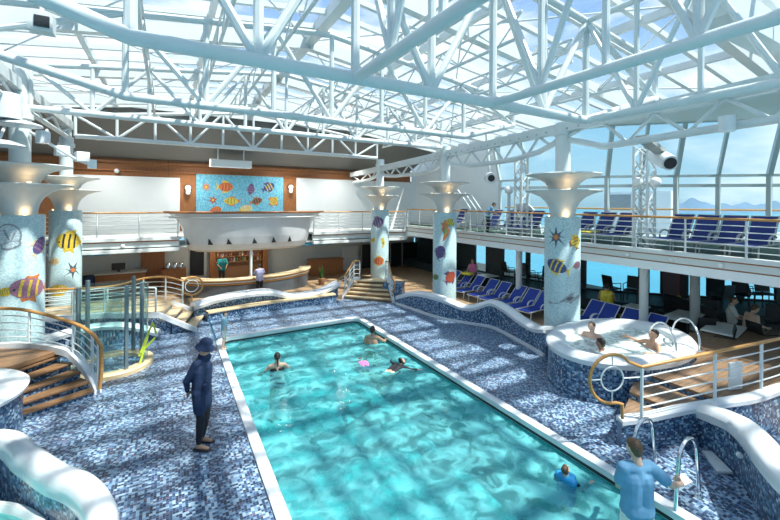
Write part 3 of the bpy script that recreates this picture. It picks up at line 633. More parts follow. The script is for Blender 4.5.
pillar(PX, pY[2], 'farthest right-hand mosaic pillar, with orange fish, behind the far pale steps', [
    (378, 222, 'fish_motif', fish_shapes(11*u, 9*u, .3, 'f_purple', 'f_mauve', 'f_grey'), 'purple fish'), (379, 261, 'fish_motif', fish_shapes(10*u, 8*u, 0, 'f_orange', 'f_yellow', 'f_red'), 'orange fish'),
    (383, 243, 'seahorse_motif', horse_shapes(11*u, 'f_yellow', 'f_green'), 'thin yellow seahorse'), (373, 240, 'shell_motif', shell_shapes(3*u, 'f_yellow', 'f_green'), 'small yellow shell')])
u = D(-3.08, pY[1])
pillar(-3.08, pY[1], 'near left-hand mosaic pillar at the left edge, with large purple and orange fish', [
    (8, 236, 'medallion_motif', [(ell(0, 0, 10*u, 12*u), 'f_grey'), (ell(0, .0, 8.6*u, 10.4*u), 'f_pale'), (ell(2*u, -9*u, 8*u, 4*u, .3), 'f_grey'), (ell(2*u, -8.6*u, 6.5*u, 2.7*u, .3), 'f_pale'), (ell(-1*u, 1*u, 1*u, 6*u, .4), 'f_grey'), (ell(4*u, 0, .8*u, 5*u, -.3), 'f_grey')], 'grey outlined oval drawing'),
    (40, 245, 'fish_motif', fish_shapes(19*u, 12*u, 1.0, 'f_purple', 'f_cream', 'f_mauve'), 'purple fish'), (29, 288, 'fish_motif', fish_shapes(29*u, 20*u, PI-.12, 'f_mauve', 'f_orange', 'f_yellow'), 'large purple and orange fish'),
    (5, 292, 'shell_motif', shell_shapes(6*u, 'f_yellow', 'f_green'), 'yellow shell')])
u = D(-3.2, pY[2])
pillar(-3.2, pY[2], 'far left-hand mosaic pillar, with yellow butterfly fish, behind the big left one', [
    (69, 241, 'fish_motif', fish_shapes(20*u, 17*u, PI-.1, 'f_yellow', 'f_yellow', 'f_black'), 'yellow fish with black bars'), (54, 261.5, 'shell_motif', shell_shapes(5*u, 'f_cream', 'f_orange'), 'cream shell'),
    (73, 270, 'star_motif', star_shapes(9*u, 'f_dgrey', 'f_orange', .2, 7), 'dark starfish'), (57, 291, 'shell_motif', shell_shapes(8.5*u, 'f_yellow', 'f_cream'), 'yellow shell'), (77, 297, 'seahorse_motif', horse_shapes(20*u, 'f_orange', 'f_brown'), 'orange seahorse')])

# ================================================================== ROOF
RX = 3.3
def roofz(x): return 8.55-.13*abs(x-RX)
EL, ER = -4.3, 13.7
YB = [-3.3, .1, 3.5, 6.9, 10.3, 13.7, 17.2]
b = MB(); b.add([(EL, -5, roofz(EL)), (RX, -5, roofz(RX)), (ER, -5, roofz(ER)), (EL, 18.3, roofz(EL)), (RX, 18.3, roofz(RX)), (ER, 18.3, roofz(ER))], [(0, 1, 4, 3), (1, 2, 5, 4)])
struct(b.build('ceiling_glass', M['roofglass']))
for y in YB:
    b = MB()
    for x0, x1 in ((EL, RX), (RX, ER)): b.bar((x0, y, roofz(x0)-.2), (x1, y, roofz(x1)-.2), .2, .34)
    struct(b.build('ceiling_beam', M['steelwhite']))
for y in [a+(c-a)*f for a, c in zip(YB[:-1], YB[1:]) for f in (.25, .5, .75)]:
    b = MB()
    for x0, x1 in ((EL, RX), (RX, ER)): b.bar((x0, y, roofz(x0)-.08), (x1, y, roofz(x1)-.08), .10, .12)
    struct(b.build('ceiling_beam', M['steelwhite']))
for x in (EL, -1.75, .8, RX, 5.85, 8.4, 11.0, ER):
    b = MB(); big = x in (RX, EL, ER); b.bar((x, -5, roofz(x)-.12), (x, 18.3, roofz(x)-.12), .26 if big else .12, .28 if big else .16); struct(b.build('ceiling_beam', M['steelwhite']))
q = G(740, 20, 7.15)
b = MB(); b.bar((7.3, q.y, 7.15), (13.6, q.y, 7.15), .42, .5); struct(b.build('ceiling_beam', M['steelwhite']))
for i, (a, c) in enumerate(zip(YB[:-1], YB[1:])):            # thin bracing rods in the roof bays
    b = MB()
    xs = (EL, -1.75, .8, RX, 5.85, 8.4, 11.0, ER)
    for j, (p, q) in enumerate(zip(xs[:-1], xs[1:])):
        e, f = ((p, a), (q, c)) if (i+j) % 2 else ((p, c), (q, a)); b.tube([(e[0], e[1], roofz(e[0])-.14), (f[0], f[1], roofz(f[0])-.14)], .022, 6)
    struct(b.build('ceiling_brace', M['steelwhite']))
def web(t, name, p, q, r):
    b = MB(); b.tube([p, q], r, 8); return b.build(name, M['steelwhite'], t, smooth=True)
def truss(label, bot, top, rc, rw, group=None, verts=True, name='roof_truss', start=0, chordtop=True, vr=None):
    """bot/top: matching nodes. verticals at every node, diagonals in a W between."""
    t = thing(name, label, 'truss', bot[0])
    b = MB(); b.tube(bot, rc, 12); b.build('bottom_chord', M['steelwhite'], t, smooth=True)
    if chordtop: b = MB(); b.tube(top, rc*.8, 10); b.build('top_chord', M['steelwhite'], t, smooth=True)
    for i, (p, q) in enumerate(zip(bot, top)):
        if verts: web(t, 'vertical', p, q, vr or rw)
    for i in range(len(bot)-1):
        if (i+start) % 2 == 0: web(t, 'diagonal', top[i], bot[i+1], rw)
        else: web(t, 'diagonal', bot[i], top[i+1], rw)
    return t
def xt(Y, z, xs, ends, rc, rw, label, dz=.45, **k):
    bot = [(x, Y, z) for x in xs]; bot = [ends[0]]+bot+[ends[1]]
    top = [(p[0], Y, roofz(p[0])-dz) for p in bot]
    return truss(label, bot, top, rc, rw, **k)
ka, kb = -.34, 7.12
xs = [ka+(kb-ka)*k/6 for k in range(7)]
xt(4.7, 5.66, xs, ((-3.15, 4.7, 6.55), (9.7, 4.7, 6.45)), .085, .06, 'nearest big white tubular roof truss crossing the top of the photo with bent ends', start=1, vr=.062)
kb_ = -.72, 7.6
xs2 = [kb_[0]+(kb_[1]-kb_[0])*k/6 for k in range(7)]
xt(8.9, 6.0, xs2, ((-3.15, 8.9, 6.62), (9.7, 8.9, 6.55)), .085, .058, 'second big white roof truss with bent ends, behind the nearest one', start=1)
n_ = 10; xs3 = [-2.95+(9.5+2.95)*k/n_ for k in range(1, n_)]
xt(12.45, 6.24, xs3, ((-2.9, 12.45, 6.24), (9.5, 12.45, 6.24)), .085, .05, 'third roof truss, level tubes running between the middle pair of pillars')
xt(17.97, 6.37, xs3, ((-2.95, 17.97, 6.37), (9.5, 17.97, 6.37)), .085, .05, 'farthest roof truss, running level in front of the dark soffit over the bar', dz=.6)
lx = [(xs[2], 'left one'), (xs[4], 'middle one'), (xs[6], 'right one')]
for x, w in lx:
    ys = [4.7, 3.75, 2.8, 1.85, .9, -.05, -1.0, -1.95, -2.9]
    truss(f'{w} of the three lengthwise roof trusses that reach overhead from the nearest big truss', [(x, y, 5.66) for y in ys], [(x, y, roofz(x)-.45) for y in ys], .07, .045, name='lengthwise_truss')
for x, w in ((xs[0]-.1, 'leftmost'), (xs[1], 'second from left'), (xs[2], 'left middle'), (xs[4], 'right middle'), (xs[5], 'third from right'), (xs[6]+.3, 'second from right'), (9.3, 'rightmost')):
    ys = [5.2+.62*k for k in range(20)]
    bot = [(x, y, roofz(x)-.98) for y in ys]; top = [(x, y, roofz(x)-.5) for y in ys]
    truss(f'{w} of the slim lattice joists under the roof glass beyond the nearest truss', bot, top, .036, .018, verts=False, name='lattice_joist')
# girder over the right pillars
g = thing('pillar_girder', 'long white bolted girder with arched tube truss over the right-hand row of pillars', 'girder', (PX, 8, 5.9))
gz = lambda y: 6.30-(y-2.5)*.031
b = MB(); b.bar((PX, 21.6, gz(21.6)), (PX, -3, gz(-3)), .26, .26); b.build('beam', M['steelwhite'], g)
for k in range(50):
    y = 14-.34*k
    b = MB(); b.box((PX-.14, y, gz(y)-.05), (.03, .04, .04)); b.build('bolt', M['grey'], g)
low = [(21.4, 5.25), (19.4, 5.3), (18.5, 5.42), (17.97, 5.62), (17.4, 5.42), (16.4, 5.34), (15.2, 5.34), (14.0, 5.36), (13.1, 5.45), (12.45, 5.72), (11.8, 5.5), (10.9, 5.42), (9.8, 5.42), (8.8, 5.45), (7.9, 5.58), (7.08, 5.86), (6.45, 5.68), (5.9, 5.5), (4.7, 5.54), (3.4, 5.58), (2.0, 5.62), (.6, 5.66), (-1, 5.7)]
b = MB(); b.tube([(PX, y, z) for y, z in low], .085, 10); b.build('lower_tube', M['steelwhite'], g, smooth=True)
for i, (y, z) in enumerate(low[:-1]):
    y2, z2 = low[i+1]
    if abs(y-y2) > .8: web(g, 'diagonal', (PX, (y+y2)/2, (z+z2)/2), (PX, y, gz(y)-.1), .042); web(g, 'diagonal', (PX, (y+y2)/2, (z+z2)/2), (PX, y2, gz(y2)-.1), .042)
    elif abs(y-y2) > .55: web(g, 'diagonal', (PX, (y if i % 2 else y2), (z if i % 2 else z2)), (PX, (y2 if i % 2 else y), gz(y2 if i % 2 else y)-.1), .05)
for y in (17.97, 12.45, 7.08): web(g, 'post_head', (PX, y, 5.5), (PX, y, gz(y)), .2)
g2 = thing('pillar_girder', 'white girder over the left-hand pillars, above the top left corner', 'girder', (-3.15, 8, 6.6))
b = MB(); b.bar((-3.15, 18.2, 6.75), (-3.15, -3, 6.75), .26, .26); b.build('beam', M['steelwhite'], g2)
ys = [17.97-1.1*k for k in range(19)]
b = MB(); b.tube([(-3.15, y, 6.3) for y in ys[:1]+ys[-1:]], .075, 8); b.build('lower_tube', M['steelwhite'], g2, smooth=True)
for i, y in enumerate(ys[:-1]): web(g2, 'diagonal', (-3.15, y, 6.3 if i % 2 else 6.65), (-3.15, y-1.1, 6.65 if i % 2 else 6.3), .045)
for x, y, label in ((-3.08, 12.45, 'white hanger rod rising from the big left pillar to the roof'), (-3.2, 17.97, 'white hanger rod rising from the far left pillar to the roof')):
    b = MB(); b.tube([(x, y, 6.3), (x, y, roofz(x)-.3)], .15, 14); tag(b.build('hanger_rod', M['steelwhite'], smooth=True), label, 'rod')
# solid roof beside the glass
b = MB(); b.box((-6.9, 8, 7.45), (5.2, 27, .12)); struct(b.build('ceiling_left', M['grey']))
WP = [(14.4, 22.2), (14.4, 14.5), (15.5, 9.6), (19.8, 5.3), (23.0, 2.0), (24.5, -3)]
b = MB(); b.prism([(13.6, -5), (13.6, 18.5), (13.75, 18.5), (13.75, 14.3), (14.8, 9.3), (19.05, 4.9), (22.2, 1.6), (23.5, -5)], 7.14, 7.22); struct(b.build('ceiling_right', M['offwhite']))
b = MB(); b.add([(-9.5, 18.35, 8.15), (14, 18.35, 8.15), (14, 18.35, 7.45), (-9.5, 18.35, 7.45), (-9.5, 22.3, 5.92), (14, 22.3, 5.92)], [(0, 1, 2, 3), (3, 2, 5, 4)]); struct(b.build('ceiling_soffit', M['soffit']))
b = MB(); b.bar((-9.5, 18.3, roofz(EL)+.25), (14, 18.3, roofz(EL)+.25), .12, .22); b.bar((EL, 18.3, roofz(EL)-.1), (RX, 18.3, roofz(RX)-.1), .14, .3); b.bar((RX, 18.3, roofz(RX)-.1), (ER, 18.3, roofz(ER)-.1), .14, .3); struct(b.build('trim_1', M['offwhite']))
b = MB(); b.box((-9.4, 8, 3.7), (.2, 29, 7.6)); struct(b.build('wall_left', M['screen']))
b = MB(); b.add([(-9.4, -5.5, 0), (16, -5.5, 0), (16, -5.5, 3), (-9.4, -5.5, 3)], [(0, 1, 2, 3)]); struct(b.build('wall_near', M['screen']))

# ================================================================== FAR END
FY = 22.0
def fp2(px, py, Y): p = YP(px, py, Y); return p.x, p.z
def panel(name, x0, y0, x1, y1, Y, m, d=.06, parent=None, bev=0):
    a, c = fp2(x0, y1, Y), fp2(x1, y0, Y); b = MB(); b.box(((a[0]+c[0])/2, Y-d/2, (a[1]+c[1])/2), (abs(c[0]-a[0]), d, abs(c[1]-a[1]))); return b.build(name, m, parent, bev=bev)
b = MB(); b.box((2.2, FY+.12, 4.3), (24, .2, 3.7)); struct(b.build('wall_far', M['cherry']))
b = MB(); b.box((2.2, 21.62, 1.0), (24, .2, 2.1)); struct(b.build('wall_far_lower', M['offwhite']))
b = MB(); b.box((2.2, FY-.06, 5.86), (24, .14, .10)); b.box((2.2, FY-.05, 5.45), (24, .1, .05)); struct(b.build('trim_2', M['cherry']))
t = tag(panel('wall_screen', 60, 178, 180, 241, FY, M['screen'], .05), 'large plain grey-white screen left of the fish mural on the far wall', 'screen')
t = tag(panel('wall_screen', 296, 182, 411, 238, FY, M['screen'], .05), 'large plain grey-white screen right of the fish mural on the far wall', 'screen')
mu = thing('mural', 'blue mosaic mural of fish in a wooden surround above the boat balcony', 'mural', (fp2(240, 212, FY)[0], FY, fp2(240, 212, FY)[1]))
panel('mural_panel', 196, 177, 283, 214, FY, M['mural'], .07, mu)
def flat(shapes, px, py, Y, name, parent):
    x, z = fp2(px, py, Y); root = None
    for i, (poly, col) in enumerate(shapes):
        n = len(poly); mx_ = sum(p[0] for p in poly)/n; my_ = sum(p[1] for p in poly)/n
        b = MB(); b.add([(x+mx_, Y-.012-.003*i, z+my_)]+[(x+p[0], Y-.012-.003*i, z+p[1]) for p in poly], [(0, 1+k, 1+(k+1) % n) for k in range(n)])
        o = b.build(name if root is None else 'tile_patch', M[col], root or parent); root = root or o
u = D(3, FY)
for px, py, sh in ((206, 187, star_shapes(5*u, 'f_orange', 'f_yellow')), (226, 187, fish_shapes(13*u, 9*u, 0, 'f_orange', 'f_yellow', 'f_red')), (251, 189, fish_shapes(11*u, 6*u, 1.4, 'f_purple', 'f_grey', 'f_mauve')),
                   (269, 187, fish_shapes(12*u, 8*u, .5, 'f_blue', 'f_purple', 'f_yellow')), (213, 200, star_shapes(5*u, 'f_red', 'f_yellow', .3, 6)), (231, 201, fish_shapes(13*u, 7*u, PI, 'f_yellow', 'f_orange', 'f_green')),
                   (257, 201, fish_shapes(11*u, 6*u, .3, 'f_brown', 'f_orange', 'f_black')), (274, 201, fish_shapes(9*u, 8*u, .9, 'f_yellow', 'f_orange', 'f_brown')), (216, 210, shell_shapes(5*u, 'f_orange', 'f_red')), (246, 209, shell_shapes(6*u, 'f_cream', 'f_yellow'))):
    flat(sh, px, py, FY-.07, 'fish_motif', mu)
for px, py, w in ((188, 190, 'left'), (290, 189, 'right')):
    x, z = fp2(px, py, FY); t = thing('wall_sconce', f'white globe wall light on the wooden pilaster at the {w} of the mural', 'wall light', (x, FY, z))
    b = MB(); b.sphere((x, FY-.16, z+.10), .15, 14); b.build('globe', M['globe'], t, smooth=True)
    l = bpy.data.lights.new('sconce_lamp', 'POINT'); l.energy = 9; l.color = (1, .93, .82); l.shadow_soft_size = .1; o = bpy.data.objects.new('sconce_lamp', l); COL.objects.link(o); o.parent = t; o.location = (0, -.5, .1)
    b = MB(); b.lathe((x, FY-.16, z), [(0, -.22), (.1, -.22), (.13, -.05), (.08, .0)], 14); b.build('bracket', M['cap'], t, smooth=True)
x, z = fp2(231, 164, 20.6); b = MB(); b.box((x, 20.6, z), (1.9, .5, .36)); b.box((x-.6, 20.6, z+.45), (.06, .06, .6)); b.box((x+.6, 20.6, z+.45), (.06, .06, .6)); tag(b.build('projector_housing', M['screen'], bev=.02), 'long pale grey housing box hung under the soffit above the mural', 'housing')
x, z = fp2(117, 171, FY); b = MB(); b.sphere((x, FY-.12, z), .11, 12); tag(b.build('camera_dome', M['globe'], smooth=True), 'small round white dome on the wooden band above the left screen', 'dome')
for i, x in enumerate((-2.6, 1.2, 5.4, 8.6)):  # downlights with no known fixture, added to brighten the far wall
    z = 7.45-(20.4-18.35)*(7.45-5.92)/(22.3-18.35)
    t = thing('added_soffit_light', f'added fill downlight in the dark soffit before the far wall, {ORD[i]} from the left', 'light', (x, 20.4, z-.06)); b = MB(); b.lathe((x, 20.4, z-.06), [(0, 0), (.1, 0), (.11, .08), (0, .08)], 14); b.build('lens', M['globe'], t)
    l = bpy.data.lights.new('added_soffit_lamp', 'SPOT'); l.energy = 190; l.spot_size = math.radians(150); l.spot_blend = 1; l.color = (1, .95, .88); l.shadow_soft_size = .1; o = bpy.data.objects.new('added_soffit_lamp', l); COL.objects.link(o); o.parent = t; o.location = (0, 0, -.15)
# upper deck slab, far side
BY = 18.6
b = MB(); b.box((-4.4, (BY+22)/2, FD2-.05), (9.8, 22-BY, .1)); b.box((8.4, (BY+22)/2, FD2-.05), (4.0, 22-BY, .1)); b.box((3.45, 20.5, FD2-.05), (5.9, 3.0, .1)); struct(b.build('floor_upper_far', M['offwhite']))
b = MB(); b.box((2.2, (BY+22)/2+.1, 2.06), (24, 22-BY, .05)); struct(b.build('ceiling_lower_far', M['offwhite']))
for x0, x1, w in ((-9.28, .42, 'left'), (6.25, BX-.1, 'right')):
    t = thing('balcony', f'white stepped balcony front on the far wall at the {w} of the boat', 'balcony', ((x0+x1)/2, BY, 2.1))
    b = MB(); b.box(((x0+x1)/2, BY-.02, 2.48), (x1-x0, .22, .14)); b.build('upper_ledge', M['white'], t, bev=.01)
    b = MB(); b.box(((x0+x1)/2, BY+.02, 2.385), (x1-x0, .16, .05)); b.build('wood_strip', M['cherry'], t)
    b = MB(); b.box(((x0+x1)/2, BY+.03, 2.25), (x1-x0, .14, .22)); b.build('fascia', M['offwhite'], t)
    b = MB(); b.box(((x0+x1)/2, BY-.03, 2.02), (x1-x0, .3, .14)); b.build('lower_ledge', M['white'], t, bev=.01)
    n = max(3, int((x1-x0)/1.3)); ps = [(x0+.05+(x1-x0-.1)*k/n, BY-.02, 2.55) for k in range(n+1)]
    
    railing('balcony_railing', f'white rod railing with wood top on the far balcony at the {w} of the boat', [Vector(p) for p in ps], [Vector((p[0], p[1], 3.54)) for p in ps], 5, hr=.035, br=.014)
b = MB()
for x in (118, 130): pass
for px, py in ((123, 246),): 
    x, z = fp2(px, py, BY-.06); b.sphere((x, BY-.1, z), .07, 10)
tag(b.build('fascia_light', M['globe'], smooth=True), 'round white light on the far balcony front left of the boat', 'light')
# the boat-shaped balcony
bo = thing('boat_balcony', 'big white boat hull bulging from the far balcony above the bar', 'balcony', (3.6, 18.6, 1.9))
prof = [(2.25, 1.84, .55), (2.55, 1.94, .72), (2.68, 2.18, .85), (2.74, 2.5, .95), (2.84, 2.9, 1.04), (3.02, 3.25, 1.12), (3.30, 3.48, 1.20), (3.48, 3.56, 1.24)]
def hull(u, row): a, z, bb = row; th = PI+PI*u; return (3.34+a*math.cos(th), 18.75+bb*1.0*math.sin(th), z)
b = MB(); nU = 40; rows = [[hull(k/nU, r) for k in range(nU+1)] for r in prof]
for i in range(len(rows)-1):
    b.add(rows[i]+rows[i+1], [(k, k+1, nU+2+k, nU+1+k) for k in range(nU)])
b.add(rows[0], [tuple(range(nU+1))]); b.build('hull', M['cap'], bo, smooth=True)
b = MB(); b.tube(rows[-1], .05, 8); b.build('gunwale', M['cherry'], bo, smooth=True)
b = MB(); b.tube([(p[0], p[1]-.01, p[2]-.14) for p in rows[-2]], .03, 6); b.build('rub_rail', M['white'], bo, smooth=True)
for px in (190, 209.5, 232, 254, 273.5, 290):
    best = min(range(nU+1), key=lambda k: abs((lambda p: CX+(Vector((p[0], p[1], 0)).dot(_rt)/Vector((p[0], p[1], 0)).dot(_fw))*F)(rows[2][k])-px))
    p = Vector(rows[2][best]); q = Vector(rows[3][best]); a = Vector(rows[1][best]); n = Vector((p.x-3.34, (p.y-18.75)*4, 0)).normalized(); tng = Vector((-n.y, n.x, 0))
    b = MB(); b.prism([(0, 0), (1, 0), (1, 1)], 0, 1); b = MB()
    o0 = n*.03
    vs = [p-tng*.10+o0, p+tng*.12+o0, q-tng*.04-(q-p)*.2+o0]; vs += [v+n*.03 for v in vs]; b.add(vs, [(0, 1, 2), (3, 5, 4), (0, 3, 4, 1), (1, 4, 5, 2), (2, 5, 3, 0)]); b.build('fin', M['dark'], bo)
# bar under the boat
bar = thing('bar_counter', 'curved boat-shaped bar counter with wood bands below the white hull', 'bar counter', (3.6, 18.0, 0))
def arc(a, bb, z, n=36, cx=3.30, cy=18.6, t0=PI*1.0, t1=PI*2.0): return [(cx+a*math.cos(t0+(t1-t0)*k/n), cy+bb*math.sin(t0+(t1-t0)*k/n), z) for k in range(n+1)]
pth = arc(2.62, 1.15, 0)
hz = lambda i: .70+.13*abs(i/36-.35)**1.6*2.2
b = MB(); b.sweep(lambda i: [(-.04, 0), (.04, 0), (.10, hz(i)-.22), (-.04, hz(i)-.22)], pth); b.build('front_panel', mat('bar_front_grey', (.11, .135, .16), .3, .2), bar, smooth=True)
for k, (m, dz, w) in enumerate((('rail', -.20, .14), ('white', -.12, .16), ('rail', -.06, .18))):
    b = MB(); b.sweep(lambda i: [(-.05, hz(i)+dz), (w-.02, hz(i)+dz), (w, hz(i)+dz+.055), (-.05, hz(i)+dz+.055)], pth); b.build('band', M[m], bar, smooth=True)
b = MB(); b.sweep(lambda i: [(-.34, hz(i)), (.2, hz(i)), (.2, hz(i)+.045), (-.34, hz(i)+.045)], pth); b.build('counter_top', M['treadl'], bar, bev=.01)
for i, x in enumerate((2.2, 3.4, 4.6)):  # invented lamps, added to light the bar and its bottles
    t = thing('added_bar_downlight', f'added fill downlight in the ceiling behind the bar, {ORD[i]} from the left', 'light', (x, 19.9, 1.98)); b = MB(); b.lathe((x, 19.9, 1.98), [(0, 0), (.07, 0), (.08, .06), (0, .06)], 14); b.build('lens', M['lampglow'], t)
    l = bpy.data.lights.new('added_bar_lamp', 'POINT'); l.energy = 14; l.color = (1, .9, .75); l.shadow_soft_size = .07; o = bpy.data.objects.new('added_bar_lamp', l); COL.objects.link(o); o.parent = t; o.location = (0, 0, -.08)
sb = thing('back_bar', 'back bar shelves of bottles between wooden posts under the boat', 'shelf unit', (3.4, 21.2, 0))
x0, x1 = fp2(216, 262, 21.2)[0], fp2(262, 262, 21.2)[0]
b = MB(); b.box(((x0+x1)/2, 21.45, 1.0), (x1-x0, .1, 2.0)); b.build('backboard', M['f_brown'], sb)
shz = [.95, 1.22, 1.49, 1.76]
for z in shz: b = MB(); b.box(((x0+x1)/2, 21.25, z), (x1-x0, .3, .03)); b.build('shelf', M['cherry'], sb)
for x in (x0-.16, x1+.16): b = MB(); b.box((x, 21.3, 1.0), (.26, .35, 2.0)); b.build('wood_post', M['cherry'], sb)
bt = MB(); bt.lathe((0, 0, 0), [(0, 0), (.045, 0), (.045, .13), (.018, .17), (.018, .225), (0, .225)], 8)
nb = 0
for iz, z in enumerate(shz):
    n = 17
    for k in range(n):
        x = x0+.08+(x1-x0-.16)*k/(n-1)
        if nb < 6: o = bt.build('bottle', M['bottle%d' % nb], None, smooth=True); protos = (protos if nb else []) + [o]
        else: o = protos[random.randrange(6)].copy(); COL.objects.link(o)
        o.location = (x, 21.22+random.uniform(-.04, .04), z+.016); s_ = random.uniform(.85, 1.05); o.scale = (1, 1, s_)
        tag(o, f'small spirits bottle on the {["lowest", "second lowest", "second highest", "top"][iz]} shelf of the back bar', 'bottle', f'bottles on the {["lowest", "second lowest", "second highest", "top"][iz]} back bar shelf'); nb += 1
x, _ = fp2(251, 262, 18.2); b = MB(); b.tube([(x, 18.2, 0), (x, 18.2, 1.93)], .06, 12); tag(b.build('bar_post', M['white'], smooth=True), 'thin white post from the bar counter to the boat hull', 'post')
# left lower counter
lc = thing('service_counter', 'wood-fronted service counter against the white wall left of the bar', 'counter', (-1.0, 20.9, 0))
xa, xb = fp2(84, 270, 20.9)[0], fp2(146, 270, 20.9)[0]
b = MB(); b.box(((xa+xb)/2, 20.9, .42), (xb-xa, .7, .84)); b.build('cabinet', M['cherry'], lc); b = MB(); b.box(((xa+xb)/2, 20.87, .86), (xb-xa+.1, .8, .05)); b.build('top', M['offwhite'], lc, bev=.01)
mo = thing('till_screen', 'black till screen on the service counter left of the bar', 'till', ((xa+xb)/2+.1, 20.8, .885))
b = MB(); b.box(((xa+xb)/2+.1, 20.8, 1.12), (.5, .05, .3), 0); b.build('screen', M['black'], mo, bev=.01); b = MB(); b.box(((xa+xb)/2+.1, 20.85, .93), (.1, .12, .09)); b.build('stand', M['black'], mo)
b = MB(); b.box((fp2(153, 265, 21.4)[0], 21.4, 1.0), (.95, .25, 2.0)); tag(b.build('wood_partition', M['cherry']), 'tall cherry wood partition between the service counter and the bar', 'partition')
b = MB(); b.lathe((fp2(88, 280, 20.2)[0], 20.2, .0), [(0, .0), (.22, 0), (.24, .75), (.2, .9), (0, .92)], 20); tag(b.build('blue_bin', M['navy'], smooth=True), 'dark blue round bin by the pillar left of the service counter', 'bin')
for px in (168, 175, 181): 
    x, z = fp2(px, 272, 20.8); b = MB(); b.lathe((x, 20.8, .885), [(0, 0), (.09, 0), (.09, .22), (.05, .27), (0, .27)], 12); tag(b.build('drinks_jug', M['chrome'], smooth=True), 'steel drinks jug on the small shelf at the left end of the bar', 'jug', 'steel jugs at the left end of the bar')
b = MB(); b.box((fp2(174, 275, 20.8)[0], 20.8, .44), (1.0, .5, .885)); tag(b.build('side_cabinet', M['cherry']), 'low cabinet holding steel jugs at the left end of the bar', 'cabinet')
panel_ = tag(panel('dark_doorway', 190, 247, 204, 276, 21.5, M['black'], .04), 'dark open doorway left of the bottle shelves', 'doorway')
wc = thing('wood_cabinet', 'wide low cherry wood cabinet on the right of the bar', 'cabinet', (fp2(325, 272, 20.6)[0], 20.6, 0))
xa, xb = fp2(309, 270, 20.6)[0], fp2(341, 270, 20.6)[0]
b = MB(); b.box(((xa+xb)/2, 20.6, .42), (xb-xa, .6, .84)); b.build('body', M['cherry'], wc); b = MB(); b.box(((xa+xb)/2, 20.55, .86), (xb-xa+.06, .72, .05)); b.build('top', M['cherry'], wc, bev=.01)
dr = thing('white_door', 'plain white door with a notice panel right of the bar', 'door', (fp2(348, 262, 21.4)[0], 21.4, 0))
panel('leaf', 341, 246, 357, 278, 21.4, M['white'], .06, dr); x, z = fp2(348, 252, 21.3); b = MB(); b.box((x, 21.32, z), (.5, .02, .3)); b.build('notice_panel', M['offwhite'], dr)
sg = thing('sliding_door', 'dark glazed sliding doors behind the far right-hand pillar', 'door', (fp2(408, 262, 21.3)[0], 21.3, 0))
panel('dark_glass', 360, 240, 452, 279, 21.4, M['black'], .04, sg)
for px in (361, 390, 402, 424, 436, 450): panel('frame_post', px-.7, 240, px+.7, 279, 21.3, M['grey'], .05, sg)
for px0, px1 in ((84, 110), (275, 292), (300, 330)):
    a, c = fp2(px0, 246, 19.0), fp2(px1, 246, 19.0)
    b = MB(); b.prism([(a[0], 18.75), (c[0], 18.75), (c[0], 20.2), (a[0], 20.2)], 1.86, 2.02)
    tag(b.build('blue_canopy', M['blueawn'], bev=.03), {84: 'blue canopy under the far balcony over the service counter', 275: 'blue canopy edge under the right end of the boat hull', 300: 'blue canopy under the far balcony right of the boat'}[px0], 'canopy')
pt_ = thing('potted_plant', 'slim green potted plant at the right end of the bar', 'plant', (6.55, 18.1, 0))
b = MB(); b.lathe((6.55, 18.1, 0), [(0, 0), (.14, 0), (.18, .3), (0, .3)], 16); b.build('pot', M['f_brown'], pt_, smooth=True)
b = MB()
for k in range(40):
    a = random.random()*2*PI; h = random.uniform(.45, 1.0); r = random.uniform(.02, .16); p = Vector((6.55+r*.3*math.cos(a), 18.1+r*.3*math.sin(a), .3)); q = Vector((6.55+r*math.cos(a), 18.1+r*math.sin(a), h)); s_ = Vector((-math.sin(a), math.cos(a), 0))*.03
    b.add([p-s_*.4, p+s_*.4, (p+q)/2+s_, q, (p+q)/2-s_], [(0, 1, 2, 3, 4)])
b.build('leaves', M['green'], pt_)

# ================================================================== RIGHT SIDE: upper deck, windows
W2 = [Vector((x, y)) for x, y in WP]
def onwall(px, off=0):                                   # plan point where the sight line of a column meets the window wall
    r = ray(px, 200); d = Vector((r.x, r.y))
    for a, c in zip(W2[:-1], W2[1:]):
        e = c-a; den = d.x*e.y-d.y*e.x
        if abs(den) < 1e-9: continue
        t = (a.x*e.y-a.y*e.x)/den; s = (a.x*d.y-a.y*d.x)/den
        if t > 0 and -1e-6 <= s <= 1+1e-6:
            n = Vector((e.y, -e.x)).normalized()
            if n.dot(a) > 0: n = -n
            p = a+e*s+n*off; return p, n, e.normalized()
slab = [(BX, -4), (BX, BY)]+[(p.x, p.y) for p in W2]
b = MB(); b.prism(slab, 2.25, DECK2-.02); struct(b.build('floor_upper_right', M['grey']))
b = MB(); b.prism([(BX+.05, -4), (BX+.05, BY)]+[(p.x, p.y) for p in W2], DECK2-.02, DECK2); struct(b.build('floor_deck_carpet', M['turf']))
t = thing('balcony', 'long white balcony front along the right-hand upper deck', 'balcony', (BX, 8, 2.3))
for nm, m, z0, z1, w in (('upper_ledge', 'white', 2.66, 2.77, .2), ('wood_strip', 'cherry', 2.625, 2.66, .14), ('fascia', 'offwhite', 2.46, 2.625, .12), ('groove_strip', 'cherry', 2.43, 2.46, .14), ('lower_fascia', 'screen', 2.20, 2.43, .18)):
    b = MB(); b.box((BX, 7.3, (z0+z1)/2), (w, 22.6, z1-z0)); b.build(nm, M[m], t)
ys = [BY-1.24*k for k in range(17)]
railing('balcony_railing', 'long white rod railing with wood top along the right-hand upper deck', [Vector((BX, y, 2.75)) for y in ys], [Vector((BX, y, 3.675)) for y in ys], 5, hr=.034, br=.013)
